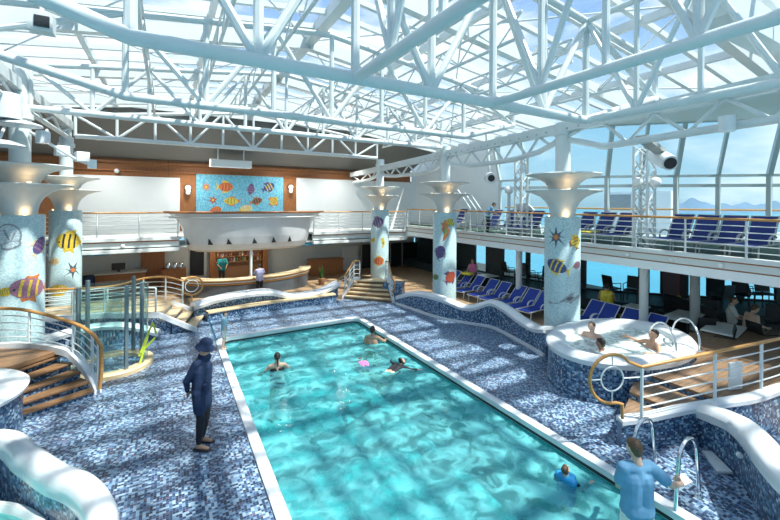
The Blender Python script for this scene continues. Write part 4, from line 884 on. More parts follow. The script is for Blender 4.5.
for i, (px, py) in enumerate(((457, 240), (479, 242.5), (503, 245), (628, 254), (671, 260), (721, 266))):
    p = XP(px, py, BX-.07); b = MB(); b.sphere((BX-.08, p.y, 2.54), .06, 10)
    tag(b.build('fascia_light', M['globe'], smooth=True), f'small round light on the right-hand balcony front, {ORD[i]} counting from the far end', 'light')
# windows: one structure object for each window's panes and frame
frames_px = [500, 528, 568, 607, 641, 676, 718, 769, 830]
def P3(px, z, lean=0, off=0):
    p, n, e = onwall(px, off+lean); return Vector((p.x, p.y, z))
wi = 0
ptsw = [P3(px, 0) for px in frames_px]
Z0, Z1, Z2, Z3 = DECK2, 4.78, 5.16, 7.2
for i, (p0, p1) in enumerate(zip(frames_px[:-1], frames_px[1:])):
    wi += 1; k = [px for px in frames_px if p0 < px < p1]
    seq = [P3(p0, 0), P3(p1, 0)]
    wf = struct(MB().build(f'window_{wi}', M['steelwhite'])) if False else None
    b = MB()
    q = [(P3(p0, z, l), P3(p1, z, l)) for z, l in ((Z0, 0), (Z1, 0), (Z2, 0), (Z3, .75))]
    thick = .16 if p0 in (607, 676, 769) else .10
    for j in range(3): b.bar(q[j][0], q[j+1][0], thick, .14)
    for j, (w, h) in enumerate(((.1, .1), (.10, .12), (.12, .10), (.14, .2))): b.bar(q[j][0], q[j][1], w, h)
    wf = struct(b.build(f'window_{wi}', M['steelwhite']))
    b = MB()
    for j in range(3): b.add([q[j][0], q[j][1], q[j+1][1], q[j+1][0]], [(0, 1, 2, 3)])
    o = b.build('window_pane', M['window'], wf)
# solid wall left of the windows
a = W2[0]; c = onwall(500)[0]
b = MB(); b.add([(a.x, a.y, DECK2), (W2[1].x, W2[1].y, DECK2), (c.x, c.y, DECK2), (c.x, c.y, 7.2), (W2[1].x, W2[1].y, 7.2), (a.x, a.y, 7.6)], [(0, 1, 4, 5), (1, 2, 3, 4)]); struct(b.build('wall_right', M['screen']))
# solid wall near side past the frame
a = onwall(830)[0]
# lower deck back wall with windows
wl_ = [(0, (476, 487)), (0, (504, 527)), (0, (530, 547)), (0, (586, 640)), (0, (649, 662)), (0, (688, 708)), (0, (724, 738)), (0, (744, 776)), (0, (800, 850))]
last = 452
for _, (p0, p1) in wl_:
    if onwall(last) and onwall(p0):
        q = [onwall(last)[0], onwall(p0)[0]]; b = MB()
        mids = [w for w in W2 if (q[0]-w).length+(q[1]-w).length < (q[0]-q[1]).length*1.05 and (q[0]-w).length > .05]
        pl = [q[0]]+mids+[q[1]]
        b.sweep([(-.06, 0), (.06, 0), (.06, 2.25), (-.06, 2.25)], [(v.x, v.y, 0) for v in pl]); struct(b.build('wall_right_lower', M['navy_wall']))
    wi += 1; q = [onwall(p0)[0], onwall(p1)[0]]; b = MB()
    b.bar((q[0].x, q[0].y, .24), (q[1].x, q[1].y, .24), .12, .48); b.bar((q[0].x, q[0].y, 2.15), (q[1].x, q[1].y, 2.15), .12, .2)
    for v in q: b.bar((v.x, v.y, .5), (v.x, v.y, 2.24), .07, .07)
    wf = struct(b.build(f'window_{wi}', M['dark'])); b = MB(); b.add([(q[0].x, q[0].y, .48), (q[1].x, q[1].y, .48), (q[1].x, q[1].y, 2.06), (q[0].x, q[0].y, 2.06)], [(0, 1, 2, 3)]); b.build('window_pane', M['window'], wf); last = p1
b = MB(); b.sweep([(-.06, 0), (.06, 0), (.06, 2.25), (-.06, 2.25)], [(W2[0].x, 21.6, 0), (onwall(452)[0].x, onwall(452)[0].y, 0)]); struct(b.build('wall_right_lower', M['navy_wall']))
# outside: rail, white cabin, sea, islands
b = MB(); pts = []
for px in (505, 560, 607, 676, 718, 769, 830): p, n, e = onwall(px); p = p*1.16; pts.append((p.x, p.y, EYE+(3.85-4)*1.22))
t = thing('outer_rail', 'wood-topped ship rail outside the right-hand windows', 'railing', (pts[2][0], pts[2][1], 2.6)); b.tube(pts, .045, 8); b.build('handrail', M['rail'], t, smooth=True)
for p in pts: b = MB(); b.tube([(p[0], p[1], 2.45), p], .03, 6); b.build('post', M['white'], t)
b = MB(); b.sweep([(-.02, 0), (.02, 0), (.02, .1), (-.02, .1)], [(p[0], p[1], 2.44) for p in pts]); b.build('bottom_rail', M['white'], t)
b = MB(); b.prism([tuple(p) for p in W2[1:]]+[tuple(p*1.6) for p in W2[1:]][::-1], 2.3, 2.45); struct(b.build('floor_outer_deck', M['grey']))
oc = thing('outer_cabin', 'bright white ship structure with blue windows seen outside the windows behind the lattice column', 'cabin', tuple(onwall(645)[0]*1.45)+(2.45,))
p0, p1 = onwall(609)[0]*1.46, onwall(674)[0]*1.34
c = (p0+p1)/2; ang = math.atan2((p1-p0).y, (p1-p0).x)
b = MB(); b.box((c.x, c.y, 3.6), ((p1-p0).length, .8, 2.32), ang); b.build('body', M['outside'], oc)
for f in (.12, .30): q = p0.lerp(p1, f); b = MB(); b.box((q.x, q.y, 4.15), (.75, .9, .9), ang); b.build('pane', M['f_grey'], oc)
b = MB(); b.add([(-400, -800, -24), (2500, -800, -24), (2500, 2500, -24), (-400, 2500, -24)], [(0, 1, 2, 3)]); struct(b.build('sea', M['sea'], up=True))
def island(px0, px1, hpx, dist, label):
    t = MB(); n = 24; prev = None; vs = []
    for k in range(n+1):
        px = px0+(px1-px0)*k/n; r = ray(px, 200); d = Vector((r.x, r.y, 0))/F*dist
        h = (math.sin(PI*k/n)**.8)*(.6+.3*math.sin(k*.55+px0)+.12*math.sin(k*1.3))*hpx*dist/F
        for f, hh in ((.97, 0), (1.0, max(h, 2)), (1.06, 0)): vs.append((d.x*f, d.y*f, -24+hh+(0 if hh == 0 else 24)))
    for k in range(n): t.f += [(k*3, k*3+1, k*3+4, k*3+3), (k*3+1, k*3+2, k*3+5, k*3+4)]
    t.v = vs; o = t.build('island', M['island'], smooth=True); return tag(struct(o), label)
island(655, 735, 9, 1500, 'pale blue hilly island on the sea horizon outside the middle window'); island(728, 800, 7, 1700, 'low blue island on the sea horizon outside the right window'); island(600, 640, 7, 1600, 'faint island behind the white ship structure')
# lattice column and lamp posts
def lattice(px, X, w, z0, z1, label):
    p = XP(px, 215, X); t = thing('lattice_column', label, 'column', (p.x, p.y, z0)); n = 9
    for sx in (-1, 1):
        for sy in (-1, 1): b = MB(); b.tube([(p.x+sx*w, p.y+sy*w, z0), (p.x+sx*w, p.y+sy*w, z1)], .045, 8); b.build('corner_tube', M['steelwhite'], t, smooth=True)
    for s, ax in ((-1, 0), (1, 0), (-1, 1), (1, 1)):
        b = MB()
        for k in range(n):
            za, zb = z0+(z1-z0)*k/n, z0+(z1-z0)*(k+1)/n; e = w if k % 2 else -w
            A = (p.x+e, p.y+s*w, za) if ax == 0 else (p.x+s*w, p.y+e, za); B = (p.x-e, p.y+s*w, zb) if ax == 0 else (p.x+s*w, p.y-e, zb); b.tube([A, B], .024, 6)
        b.build('lacing', M['steelwhite'], t, smooth=True)
    return p
lp = lattice(644, 12.6, .2, DECK2, 5.8, 'white lattice steel column on the upper deck between loungers, with globe lamps')
lattice(521, 12.6, .17, DECK2, 5.9, 'slim white lattice column on the upper deck left of the nearest capital')
for dx, px, w in ((0, 637.5, 'left'), (0, 655.5, 'right')):
    q = XP(px, 182, 12.45); t = thing('globe_lamp', f'round globe lamp on the {w} side of the lattice column with loungers around it', 'lamp', q); b = MB(); b.sphere(q, .145, 16); b.build('globe', M['globe'], t, smooth=True)
    b = MB(); b.tube([q, (lp.x, lp.y, q.z-.05)], .025, 6); b.build('arm', M['steelwhite'], t)
q = XP(509, 190, 12.9); t = thing('lamp_post', 'white lamp post with round globe by the person on the upper deck', 'lamp post', (q.x, q.y, DECK2))
b = MB(); b.tube([(q.x, q.y, DECK2), (q.x, q.y, q.z-.1)], .07, 12); b.build('post', M['steelwhite'], t, smooth=True); b = MB(); b.sphere(q, .19, 16); b.build('globe', M['globe'], t, smooth=True)
# blower hung from the girder
q = XP(668, 162, 10.6); t = thing('blower', 'white cylindrical blower with dark round mouth hung under the girder above the loungers', 'blower', q)
d = (Vector((-1.0, -1.1, -.55))).normalized()
b = MB(); b.tube([q-d*.75, q-d*.7, q-d*.1, q+d*.12], [.15, .2, .2, .18], 24); b.build('drum', M['cap'], t, smooth=True)
b = MB(); b.tube([q+d*.121, q+d*.135], .14, 24); b.build('mouth', M['black'], t, smooth=True)
b = MB(); b.sphere(q-d*.75, .15, 16); b.build('motor_cap', M['cap'], t, smooth=True)
b = MB(); b.bar(q-d*.35+Vector((0, 0, .15)), Vector((PX+.06, q.y+.2, 5.62)), .26, .1); b.build('hanger', M['grey'], t)
q = XP(491, 178, 12.3); t = thing('blower', 'small white blower with dark mouth by the grey wall beyond the upper deck person', 'blower', q); d = Vector((-.8, -1.1, -.2)).normalized()
b = MB(); b.tube([q-d*.5, q+d*.1], .24, 20); b.build('drum', M['cap'], t, smooth=True); b = MB(); b.tube([q+d*.101, q+d*.115], .15, 20); b.build('mouth', M['black'], t, smooth=True); b = MB(); b.bar(q-d*.3, (q.x, q.y+.3, roofz(q.x)-.2), .1, .1); b.build('hanger', M['steelwhite'], t)
q = XP(729, 124, PX-.1); b = MB(); b.lathe((PX-.2, q.y, q.z), [(0, -.16), (.13, -.16), (.14, .14), (0, .16)], 20); tag(b.build('floodlight_can', M['cap'], smooth=True), 'white can-shaped floodlight on the girder at the upper right', 'floodlight')
# stair rails at the far end of the upper deck
for k in range(3):
    a, c = XP(458+7*k, 190+3*k, 13.4), XP(470+7*k, 208+3*k, 13.0); b = MB(); b.tube([a, c, (c.x, c.y, DECK2)], .035, 8); tag(b.build('stair_rail', M['steelwhite'], smooth=True), f'sloping white stair rail at the far end of the upper deck, {["highest", "middle", "lowest"][k]} of three', 'rail')
ar = thing('curved_canopy', 'pale curved wind screen hump behind the lamp post on the upper deck', 'screen', onwall(530, .5)[0].to_3d()+Vector((0, 0, DECK2)))
p0, p1 = onwall(516, .6)[0], onwall(549, .6)[0]; n_ = 14
poly = [(p0.lerp(p1, k/n_).to_3d()+Vector((0, 0, DECK2+1.35*math.sin(PI*(.08+.92*k/n_))**.55+.02))) for k in range(n_+1)]; base = [p0.lerp(p1, k/n_).to_3d()+Vector((0, 0, DECK2)) for k in range(n_+1)]
b = MB(); nn = onwall(530)[1].to_3d()*.12
b.add(poly+base+[v+nn for v in poly]+[v+nn for v in base], sum([[(k, k+1, n_+2+k, n_+1+k), (2*n_+2+k, 3*n_+3+k, 3*n_+4+k, 2*n_+3+k), (k, 2*n_+2+k, 2*n_+3+k, k+1)] for k in range(n_)], [])); b.build('shell', M['offwhite'], ar, smooth=True)

# ================================================================== LOUNGERS
def lounger(frame_m, fab, label, cat='sun lounger', group=None, ang=52, W_=.29):
    t = thing('sun_lounger', label, cat, (0, 0, 0), group)
    ca, sa = math.cos(math.radians(ang)), math.sin(math.radians(ang))
    b = MB(); b.box((.55, 0, .335), (1.12, 2*W_-.05, .035)); b.build('seat', M[fab], t, bev=.01, local=True)
    R = Matrix.Rotation(-math.radians(ang), 3, 'Y'); c = Vector((1.10+.39*ca, 0, .345+.39*sa)); b = MB(); b.box(c, (.80, 2*W_-.05, .035), R=R); b.build('backrest', M[fab], t, bev=.01, local=True)
    b = MB()
    for s in (-1, 1): b.tube([(0, s*W_, .30), (0.02, s*W_, .325), (1.62, s*W_, .325)], .022, 8); b.tube([(1.08, s*W_, .33), (1.10+.80*ca, s*W_, .345+.80*sa)], .02, 8)
    b.tube([(0, -W_, .31), (0, W_, .31)], .02, 8); b.tube([(1.10+.80*ca, -W_, .345+.80*sa), (1.10+.80*ca, W_, .345+.80*sa)], .02, 8); b.build('frame', M[frame_m], t, smooth=True, local=True)
    for s in (-1, 1):
        b = MB(); b.tube(spline([(.72, s*(W_+.02), .33), (.74, s*(W_+.03), .47), (.88, s*(W_+.03), .55), (1.08, s*(W_+.03), .55), (1.24, s*(W_+.02), .50)], 4), .024, 8); b.build('armrest', M[frame_m], t, smooth=True, local=True)
    for x in (.14, 1.5):
        for s in (-1, 1): b = MB(); b.tube([(x, s*W_, .325), (x+(-.05 if x < 1 else .05), s*W_, 0)], .02, 8); b.build('leg', M[frame_m], t, smooth=True, local=True)
    return t
proto = lounger('cap', 'fabric', 'x', ang=45)
lows = [(458, 276), (470, 277), (482, 279), (496, 281), (508, 284), (522, 288.5), (536, 292), (549, 306)]
spots = []
for i, (px, py) in enumerate(lows):
    X = 12.1; p = XP(px, py, X); spots.append((p.x-1.36, p.y, 0, f'bright blue sun lounger between two right-hand pillars, {ORD[i]} from the far one'))
for i, px in enumerate((601, 617, 639, 662)):
    p = XP(px, 305, 12.75); spots.append((p.x-1.6, p.y, 0, f'blue lounger back showing over the hot tub rim, {ORD[i]} right of the nearest pillar'))
for i, (x, y, z, lab) in enumerate(spots):
    o = proto if i == 0 else copy_tree(proto); o.location = (x, y, z); o.rotation_euler = (0, 0, random.uniform(-.03, .03)+(.05 if i < 8 else 0)); o.scale = (.85,)*3; tag(o, lab, None, 'blue loungers on the lower deck')
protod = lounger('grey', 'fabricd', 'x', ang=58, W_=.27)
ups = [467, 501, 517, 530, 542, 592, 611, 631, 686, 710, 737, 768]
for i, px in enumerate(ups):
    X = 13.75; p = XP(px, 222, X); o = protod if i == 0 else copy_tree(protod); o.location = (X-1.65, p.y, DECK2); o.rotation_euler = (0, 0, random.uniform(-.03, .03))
    tag(o, f'navy sun lounger on the right upper deck, {ORD[i]} from the far end of its row', None, 'navy loungers on the upper deck')
b = MB(); b.box((12.5, XP(611, 222, 13.75).y, DECK2+.38), (.7, .35, .05)); tag(b.build('folded_towel', M['yellow'], bev=.015), 'yellow folded towel on the upper deck lounger beside the lattice column', 'towel')
p = XP(480, 272, 11.0); b = MB(); b.box((11.95, spots[1][1], .80), (.35, .5, .12), .3); o = b.build('yellow_towel', M['yellow'], bev=.05); tag(o, 'bright yellow towel bundled over the back of a lower lounger near the middle pillar', 'towel')

# ================================================================== LOWER DECK FURNITURE
def table(x, y, w, d, label, rz=0, h=.72):
    t = thing('table', label, 'table', (x, y, 0), 'white lower deck tables', rz)
    b = MB(); b.box((0, 0, h-.02), (w, d, .04)); b.build('table_top', M['table'], t, bev=.01, local=True)
    for sx in (-1, 1):
        for sy in (-1, 1): b = MB(); b.tube([(sx*(w/2-.06), sy*(d/2-.06), 0), (sx*(w/2-.06), sy*(d/2-.06), h-.04)], .022, 8); b.build('leg', M['dark'], t, local=True)
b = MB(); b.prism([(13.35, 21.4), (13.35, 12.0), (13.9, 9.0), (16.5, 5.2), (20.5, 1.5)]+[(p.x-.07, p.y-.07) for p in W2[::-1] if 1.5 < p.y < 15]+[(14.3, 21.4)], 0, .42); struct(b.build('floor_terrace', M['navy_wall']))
def chair_proto():
    t = thing('cafe_chair', 'x', 'chair', (0, 0, 0), 'dark chairs on the lower deck')
    b = MB(); b.box((0, 0, .44), (.46, .46, .05)); b.build('seat', M['black'], t, bev=.015, local=True)
    b = MB(); b.box((.22, 0, .70), (.04, .46, .46), R=Matrix.Rotation(.18, 3, 'Y')); b.build('backrest', M['black'], t, bev=.015, local=True)
    for sx in (-1, 1):
        for sy in (-1, 1): b = MB(); b.tube([(sx*.19, sy*.2, .42), (sx*.21, sy*.22, 0)], .018, 6); b.build('leg', M['dark'], t, local=True)
    for sy in (-1, 1): b = MB(); b.tube([(-.18, sy*.23, .44), (-.17, sy*.24, .65), (.2, sy*.24, .66)], .016, 6); b.build('armrest', M['dark'], t, local=True)
    return t
def atz(px, py, z=.72): p = G(px, py, z); return p.x, p.y
x, y = atz(724, 328); table(x, y, 1.25, .75, 'white rectangular table beside the shirtless seated man', .15)
x, y = atz(684, 317); table(x+.2, y+.1, 1.4, .7, 'white table behind the steel hoops of the hot tub', .1)
x, y = atz(652, 315); table(13.2, 6.9, .7, .6, 'white table behind the blue loungers near the hot tub', .1)
x, y = atz(545, 262); table(12.8, 13.2, .7, .7, 'white table in the shade behind the row of loungers', 0)
x, y = atz(607, 268); table(13.2, 9.9, .7, .7, 'table in shade just right of the nearest pillar', 0)
cp = chair_proto()
chs = [(508, 13.8, 2.9, 'by the left lower windows, farthest'), (521, 13.75, .4, 'by the left lower windows, nearer than the farthest'), (533, 13.8, 2.6, 'between the deck post and the nearest pillar'), (545, 13.9, .2, 'close to the left edge of the nearest pillar'), (612, 14.6, 2.9, 'just right of the nearest pillar in the shade'), (632, 14.9, .2, 'left of the wine-red panel, against the cyan window'), (722, 16.4, -1.9, 'in shade left of the shirtless man'), (741, 17.6, .4, 'behind the shirtless man'), (766, 18.6, .8, 'at the right edge of the photo under the balcony'), (752, 18.2, 2.4, 'in front of the right-hand lower window')]
low_ch = [(701, 332, -2.2, 'on the teak just right of the hot tub hoops'), (712, 316, .6, 'behind the right white table'), (722, 343, -1.2, 'in front of the right white table'), (763, 340, 2.6, 'right of the bare-chested man, near the handrail'), (776, 322, .3, 'at the right edge in the shade, beyond the handrail'), (697, 314, 1.2, 'left of the right white table')]
for i, (px, X, rz, w) in enumerate(chs):
    o = cp if i == 0 else copy_tree(cp); p = XP(px, 270, X); o.location = (X, p.y, .42); o.rotation_euler = (0, 0, rz); o['label'] = f'dark lower deck chair {w}'
for px, py, rz, w in low_ch:
    o = copy_tree(cp); p = G(px, py, .45); o.location = (p.x, p.y, 0 if p.y > 3.9 else .64); o.rotation_euler = (0, 0, rz); o['label'] = f'dark lower deck chair {w}'
p = XP(672, 285, 15.6); b = MB(); b.box((15.6, p.y, 1.2), (.08, 1.25, 1.56), -.75); tag(b.build('wine_red_panel', M['wine']), 'dark wine-red panel before the lower windows', 'panel')
b = MB(); b.lathe((15.1, XP(679, 290, 15.1).y, .42), [(0, 0), (.13, 0), (.10, .35), (.06, .5), (0, .52)], 12); tag(b.build('yellow_jug', M['yellow'], smooth=True), 'yellow jug standing before the wine-red panel', 'jug')
p = XP(689, 302, 14.2); so = thing('dark_sofa', 'long dark sofa in the shade below the wine-red panel', 'sofa', (14.2, p.y, 0))
b = MB(); b.box((14.2, p.y, .25), (.8, 2.0, .5), -.5); b.build('seat', M['black'], so, bev=.05); b = MB(); b.box((14.52, p.y+.14, .65), (.22, 2.0, .6), -.5); b.build('backrest', M['black'], so, bev=.05)
for px, X, w in ((519, 12.1, 'thin white deck post seen left of the nearest pillar under the balcony'), (644, 12.2, 'white deck post under the balcony right of the nearest pillar'), (695, 13.0, 'grey deck post under the balcony behind the hot tub hoops')):
    y = XP(px, 270, X).y; b = MB(); b.tube([(X, y, 0), (X, y, 2.26)], .12, 14); tag(b.build('deck_post', M['offwhite'] if px != 695 else M['grey'], smooth=True), w, 'post')
# ---- speakers and lamps hung at the left pillars
def hung(kind, label, cat, px, py, X, parts, Yp=12.0):
    q = YP(px, py, Yp); t = thing(kind, label, cat, q); parts(q, t); return t
def can(q, t, r=.2, h=.34):
    b = MB(); b.lathe(q, [(0, -h/2), (r, -h/2), (r, h/2), (r*.8, h/2+.04), (0, h/2+.05)], 24); b.build('body', M['cap'], t, smooth=True); b = MB(); b.tube([q, q+Vector((0, .35, .25))], .03, 8); b.build('arm', M['steelwhite'], t)
hung('loudspeaker', 'large white can loudspeaker at the left edge above the big pillar', 'loudspeaker', 6, 107, 0, lambda q, t: can(q, t, .27, .52), 11.6)
hung('floodlight', 'white floodlight on the arm between the two left pillars', 'floodlight', 43, 138, 0, lambda q, t: can(q, t, .14, .26), 12.2)
def dish(q, t):
    b = MB(); b.lathe(q, [(0, .1), (.2, .08), (.42, 0), (.44, -.03), (.2, .03), (0, .04)], 28); b.build('dish', M['cap'], t, smooth=True); b = MB(); b.tube([q+Vector((0, 0, .08)), q+Vector((0, .3, .4))], .03, 8); b.build('arm', M['steelwhite'], t)
hung('dish_lamp', 'white dish-shaped lamp under the loudspeaker on the big left pillar', 'lamp', 18, 124, 0, dish, 11.8)
hung('dish_lamp', 'white dish lamp low at the left edge of the photo beside the big pillar', 'lamp', -1, 144, 0, dish, 11.2)
def bars(q, t):
    b = MB(); b.tube([q, YP(77, 160, 12.6), YP(88, 164, 13.0)], .035, 8); b.build('arm', M['steelwhite'], t)
    for px, py in ((62, 151), (82, 157)): p = YP(px, py, 12.7); b = MB(); b.box(p, (.28, .26, .26), .4); b.build('lamp_head', M['cap'], t, bev=.02)
    p = YP(92, 164, 13.0); b = MB(); b.box(p, (.2, .05, .24), .4); b.build('back_plate', M['screen'], t)
hung('lamp_bracket', 'long white bracket arm with box-shaped lamp heads reaching right from the big left pillar', 'bracket', 30, 132, 0, bars, 12.3)
hung('junction_box', 'pale louvered box under the roof glass near the top left corner', 'box', 42, 24, 0, lambda q, t: (lambda b, c: (b.box(q, (.26, .2, .24)), b.box((q.x, q.y, (q.z+roofz(q.x)-.3)/2), (.04, .04, roofz(q.x)-.3-q.z)), b.build('body', M['offwhite'], t), c.box(q-Vector((-.02, .105, 0)), (.16, .02, .15)), c.build('grille', M['dark'], t)))(MB(), MB()), 6.9)
hung('vent_box', 'dark-grilled box on the roof beam right of centre', 'box', 541, 55, 0, lambda q, t: (lambda b, c: (b.box(q, (.34, .2, .40)), b.build('body', M['offwhite'], t), c.box(q-Vector((0, .11, 0)), (.24, .03, .3)), c.build('grille', M['dark'], t)))(MB(), MB()), 6.85)

# ================================================================== PEOPLE
def blob(name, prims, m, parent, vox=.012, sm=4):
    b = MB()
    for p in prims:
        if p[0] == 'c': b.capsule(p[1], p[2], p[3], p[4], 12)
        else: b.sphere(p[1], p[2], 16, p[3] if len(p) > 3 else None)
    o = b.build(name, m, parent, local=True)
    md = o.modifiers.new('r', 'REMESH'); md.mode = 'VOXEL'; md.voxel_size = vox
    ms = o.modifiers.new('s', 'SMOOTH'); ms.factor = .5; ms.iterations = sm
    bpy.context.view_layer.update()
    me = bpy.data.meshes.new_from_object(o.evaluated_get(bpy.context.evaluated_depsgraph_get())); o.modifiers.clear()
    old = o.data; o.data = me; bpy.data.meshes.remove(old); me.name = name
    if not me.materials: me.materials.append(m)
    for p in me.polygons: p.use_smooth = True
    return o
V = Vector
def hand(w, d, n, side, s=1, curl=.5, fine=True):
    """w wrist, d pointing direction, n palm normal (curl direction), side +1/-1 thumb side"""
    d = V(d).normalized(); n = V(n); n = (n-d*n.dot(d)).normalized(); l = d.cross(n)*side; w = V(w); pr = []
    for k in (-1, 0, 1): pr.append(('c', w+d*.01*s+l*.012*k*s, w+d*.085*s+l*.024*k*s, .016*s, .014*s))
    for k, ln in zip((-1.5, -.5, .5, 1.5), (.062, .078, .074, .066)):
        a = w+d*.088*s+l*.0185*k*s; d1 = (d*math.cos(curl*.8)+n*math.sin(curl*.8)); p = a+d1*ln*.5*s; d2 = d*math.cos(curl*2)+n*math.sin(curl*2); q = p+d2*ln*.5*s
        pr += [('c', a, p, .0085*s, .008*s), ('c', p, q, .008*s, .0068*s)]
    a = w+d*.025*s+l*.03*s; p = a+(d*.55+l*.75+n*.3).normalized()*.04*s; q = p+(d*.85+l*.1+n*.55).normalized()*.032*s
    return pr+[('c', a, p, .012*s, .0095*s), ('c', p, q, .0095*s, .008*s)]
def pose(**k):
    J = dict(pel=(0, 0, .95), che=(0, .01, 1.27), nek=(0, .0, 1.46), hea=(0, .025, 1.61), fd=(0, 1, 0), sL=(-.175, 0, 1.40), sR=(.175, 0, 1.40), eL=(-.23, -.02, 1.12), eR=(.23, -.02, 1.12), wL=(-.24, .06, .87), wR=(.24, .06, .87),
             hL=(-.09, 0, .92), hR=(.09, 0, .92), kL=(-.1, .02, .50), kR=(.1, .02, .50), aL=(-.1, -.03, .08), aR=(.1, -.03, .08), tL=None, tR=None, dL=None, dR=None, nL=(0, 1, 0), nR=(0, 1, 0))
    J.update(k); J = {a: (V(v) if v is not None else None) for a, v in J.items()}
    for s in 'LR':
        if J['t'+s] is None: J['t'+s] = J['a'+s]+V((0, .15, -.05))
        if J['d'+s] is None: J['d'+s] = (J['w'+s]-J['e'+s])
    return J
def torso(J, inf=0, low=True):
    p, c = J['pel'], J['che']; sx = (J['sR']-J['sL']).normalized(); hx = (J['hR']-J['hL']).normalized(); pr = []
    for s in (-1, 1): pr.append(('c', p+hx*.075*s, c+sx*.07*s, .098+inf, .108+inf))
    pr.append(('c', J['sL']*.82+J['sR']*.18, J['sR']*.82+J['sL']*.18, .062+inf, .062+inf)); pr.append(('c', c, J['nek']*.6+c*.4, .1+inf, .07+inf))
    if low: pr += [('c', J['hL'], J['hR'], .1+inf, .1+inf)]
    return pr
def head_prims(J, s=1):
    h = J['hea']; f = J['fd'].normalized(); up = (h-J['nek']).normalized(); up = (up-f*up.dot(f)).normalized(); r = f.cross(up); R = Matrix((r, f, up)).transposed()
    return [('e', h, (.075*s, .093*s, .112*s), R), ('e', h+f*.025*s-up*.055*s, (.052*s, .06*s, .06*s), R), ('c', h+f*.088*s+up*.0*s, h+f*.106*s-up*.028*s, .011*s, .015*s),
            ('e', h-r*.077*s-up*.008*s, (.012*s, .022*s, .032*s), R), ('e', h+r*.077*s-up*.008*s, (.012*s, .022*s, .032*s), R), ('c', h-f*.01-up*.05*s, J['nek'], .052*s, .058*s), ('c', h+f*.083*s-up*.058*s-r*.016*s, h+f*.083*s-up*.058*s+r*.016*s, .012*s, .012*s)], (h, f, up, r, R)
def arm_prims(J, s, inf=0, part=1.0):
    S_, E_, W_ = J['s'+s], J['e'+s], J['w'+s]
    if part <= .5: return [('c', S_, S_.lerp(E_, part*2), .056+inf, .050+inf)]
    q = E_.lerp(W_, (part-.5)*2); return [('c', S_, E_, .055+inf, .042+inf), ('c', E_, q, .042+inf, (.042-.015*(part-.5)*2)+inf)]
def leg_prims(J, s, inf=0, part=1.0):
    H_, K, A = J['h'+s], J['k'+s], J['a'+s]
    if part <= .5: return [('c', H_, H_.lerp(K, part*2), .095+inf, (.095-.035*part*2)+inf)]
    return [('c', H_, K, .092+inf, .058+inf), ('c', K, K.lerp(A, .3), .055+inf, .058+inf), ('c', K.lerp(A, .3), K.lerp(A, (part-.5)*2), .058+inf, (.038 if part > .9 else .05)+inf)]
def person(label, loc, rz, J, skin='skin', hair='hair', hairstyle='short', scale=1, vox=.012, hands=None, clothes=(), eyes=True, cat='person'):
    t = thing('person', label, cat, loc, None, rz); t.scale = (scale,)*3
    hp_, (h, f, up, r, R) = head_prims(J)
    pr = torso(J)+hp_
    for s in 'LR':
        pr += arm_prims(J, s)+leg_prims(J, s)+[('c', J['a'+s]+V((0, -.02, -.03)) if J['a'+s].z < .3 else J['a'+s], J['t'+s], .038, .03)]
        sd_ = -1 if s == 'L' else 1
        pr += hand(J['w'+s], J['d'+s], J['n'+s], -sd_ if (hands or {}).get('flip') else sd_, 1, (hands or {}).get(s, .5))
    blob('body', pr, M[skin], t, vox, 3)
    if hairstyle:
        hpz = [('e', h-f*.016+up*.022, (.083, .094, .104), R)]
        if hairstyle == 'short': hpz = [('e', h-f*.022+up*.024, (.082, .088, .100), R), ('e', h+f*.03+up*.062, (.066, .055, .05), R), ('e', h-f*.045-up*.03, (.066, .05, .06), R)]
        if hairstyle == 'pony': hpz += [('e', h-f*.11+up*.03, (.03, .035, .03), R), ('c', h-f*.12+up*.02, h-f*.14-up*.20, .028, .015)]
        if hairstyle == 'long': hpz += [('c', h-f*.06, h-f*.07-up*.2, .07, .06)]
        blob('hair', hpz, M[hair], t, max(vox, .01), 3)
    if eyes:
        for s in (-1, 1):
            b = MB(); b.sphere(h+f*.083+up*.012+r*.03*s, .0105, 8); b.build('eye', M['black'], t, smooth=True, local=True)
    for nm, m, prims in clothes: blob(nm, prims, M[m], t, max(vox, .011), 5)
    return t, (h, f, up, r, R)
def yaw_to(dx, dy): return math.atan2(-dx, dy)
# 1 lifeguard in navy by the pool
J = pose(sL=(-.155, .0, 1.40), sR=(.155, 0, 1.40), wL=(-.06, -.19, .95), wR=(.06, -.21, .90), eL=(-.205, -.13, 1.14), eR=(.205, -.13, 1.14), dL=(.3, .0, -.9), dR=(-.3, -.05, -.9), nL=(0, -1, 0), nR=(0, -1, 0), hea=(0, .045, 1.60), fd=(0, .96, -.28), aL=(-.1, -.05, .08), aR=(.1, .02, .08), kR=(.1, .05, .5))
cl = [('jacket', 'navy', torso(J, .010)+arm_prims(J, 'L', .010, .96)+arm_prims(J, 'R', .010, .96)+[('c', J['hL'], J['kL'].lerp(J['hL'], .35), .105, .10), ('c', J['hR'], J['kR'].lerp(J['hR'], .35), .105, .10), ('c', J['nek']-V((0, 0, .04)), J['nek']+V((0, .0, .02)), .075, .066)]),
      ('leggings', 'navyleg', leg_prims(J, 'L', .008, .96)+leg_prims(J, 'R', .008, .96))]
t, (h, f, up, r, R) = person('person in navy jacket, black leggings and navy brimmed hat standing at the pool edge', (.50, 7.04, 0), yaw_to(.80, -.60), J, 'skin', 'hair', 'short', 1.0, .0085, None, cl)
b = MB(); b.lathe((0, 0, 0), [(.15, -.035), (.14, -.008), (.105, .012), (.10, .07), (.082, .105), (0, .115)], 28); o = b.build('hat', M['navy'], t, smooth=True, local=True, sharp=60); o.location = h+up*.045; o.rotation_euler = R.to_euler()
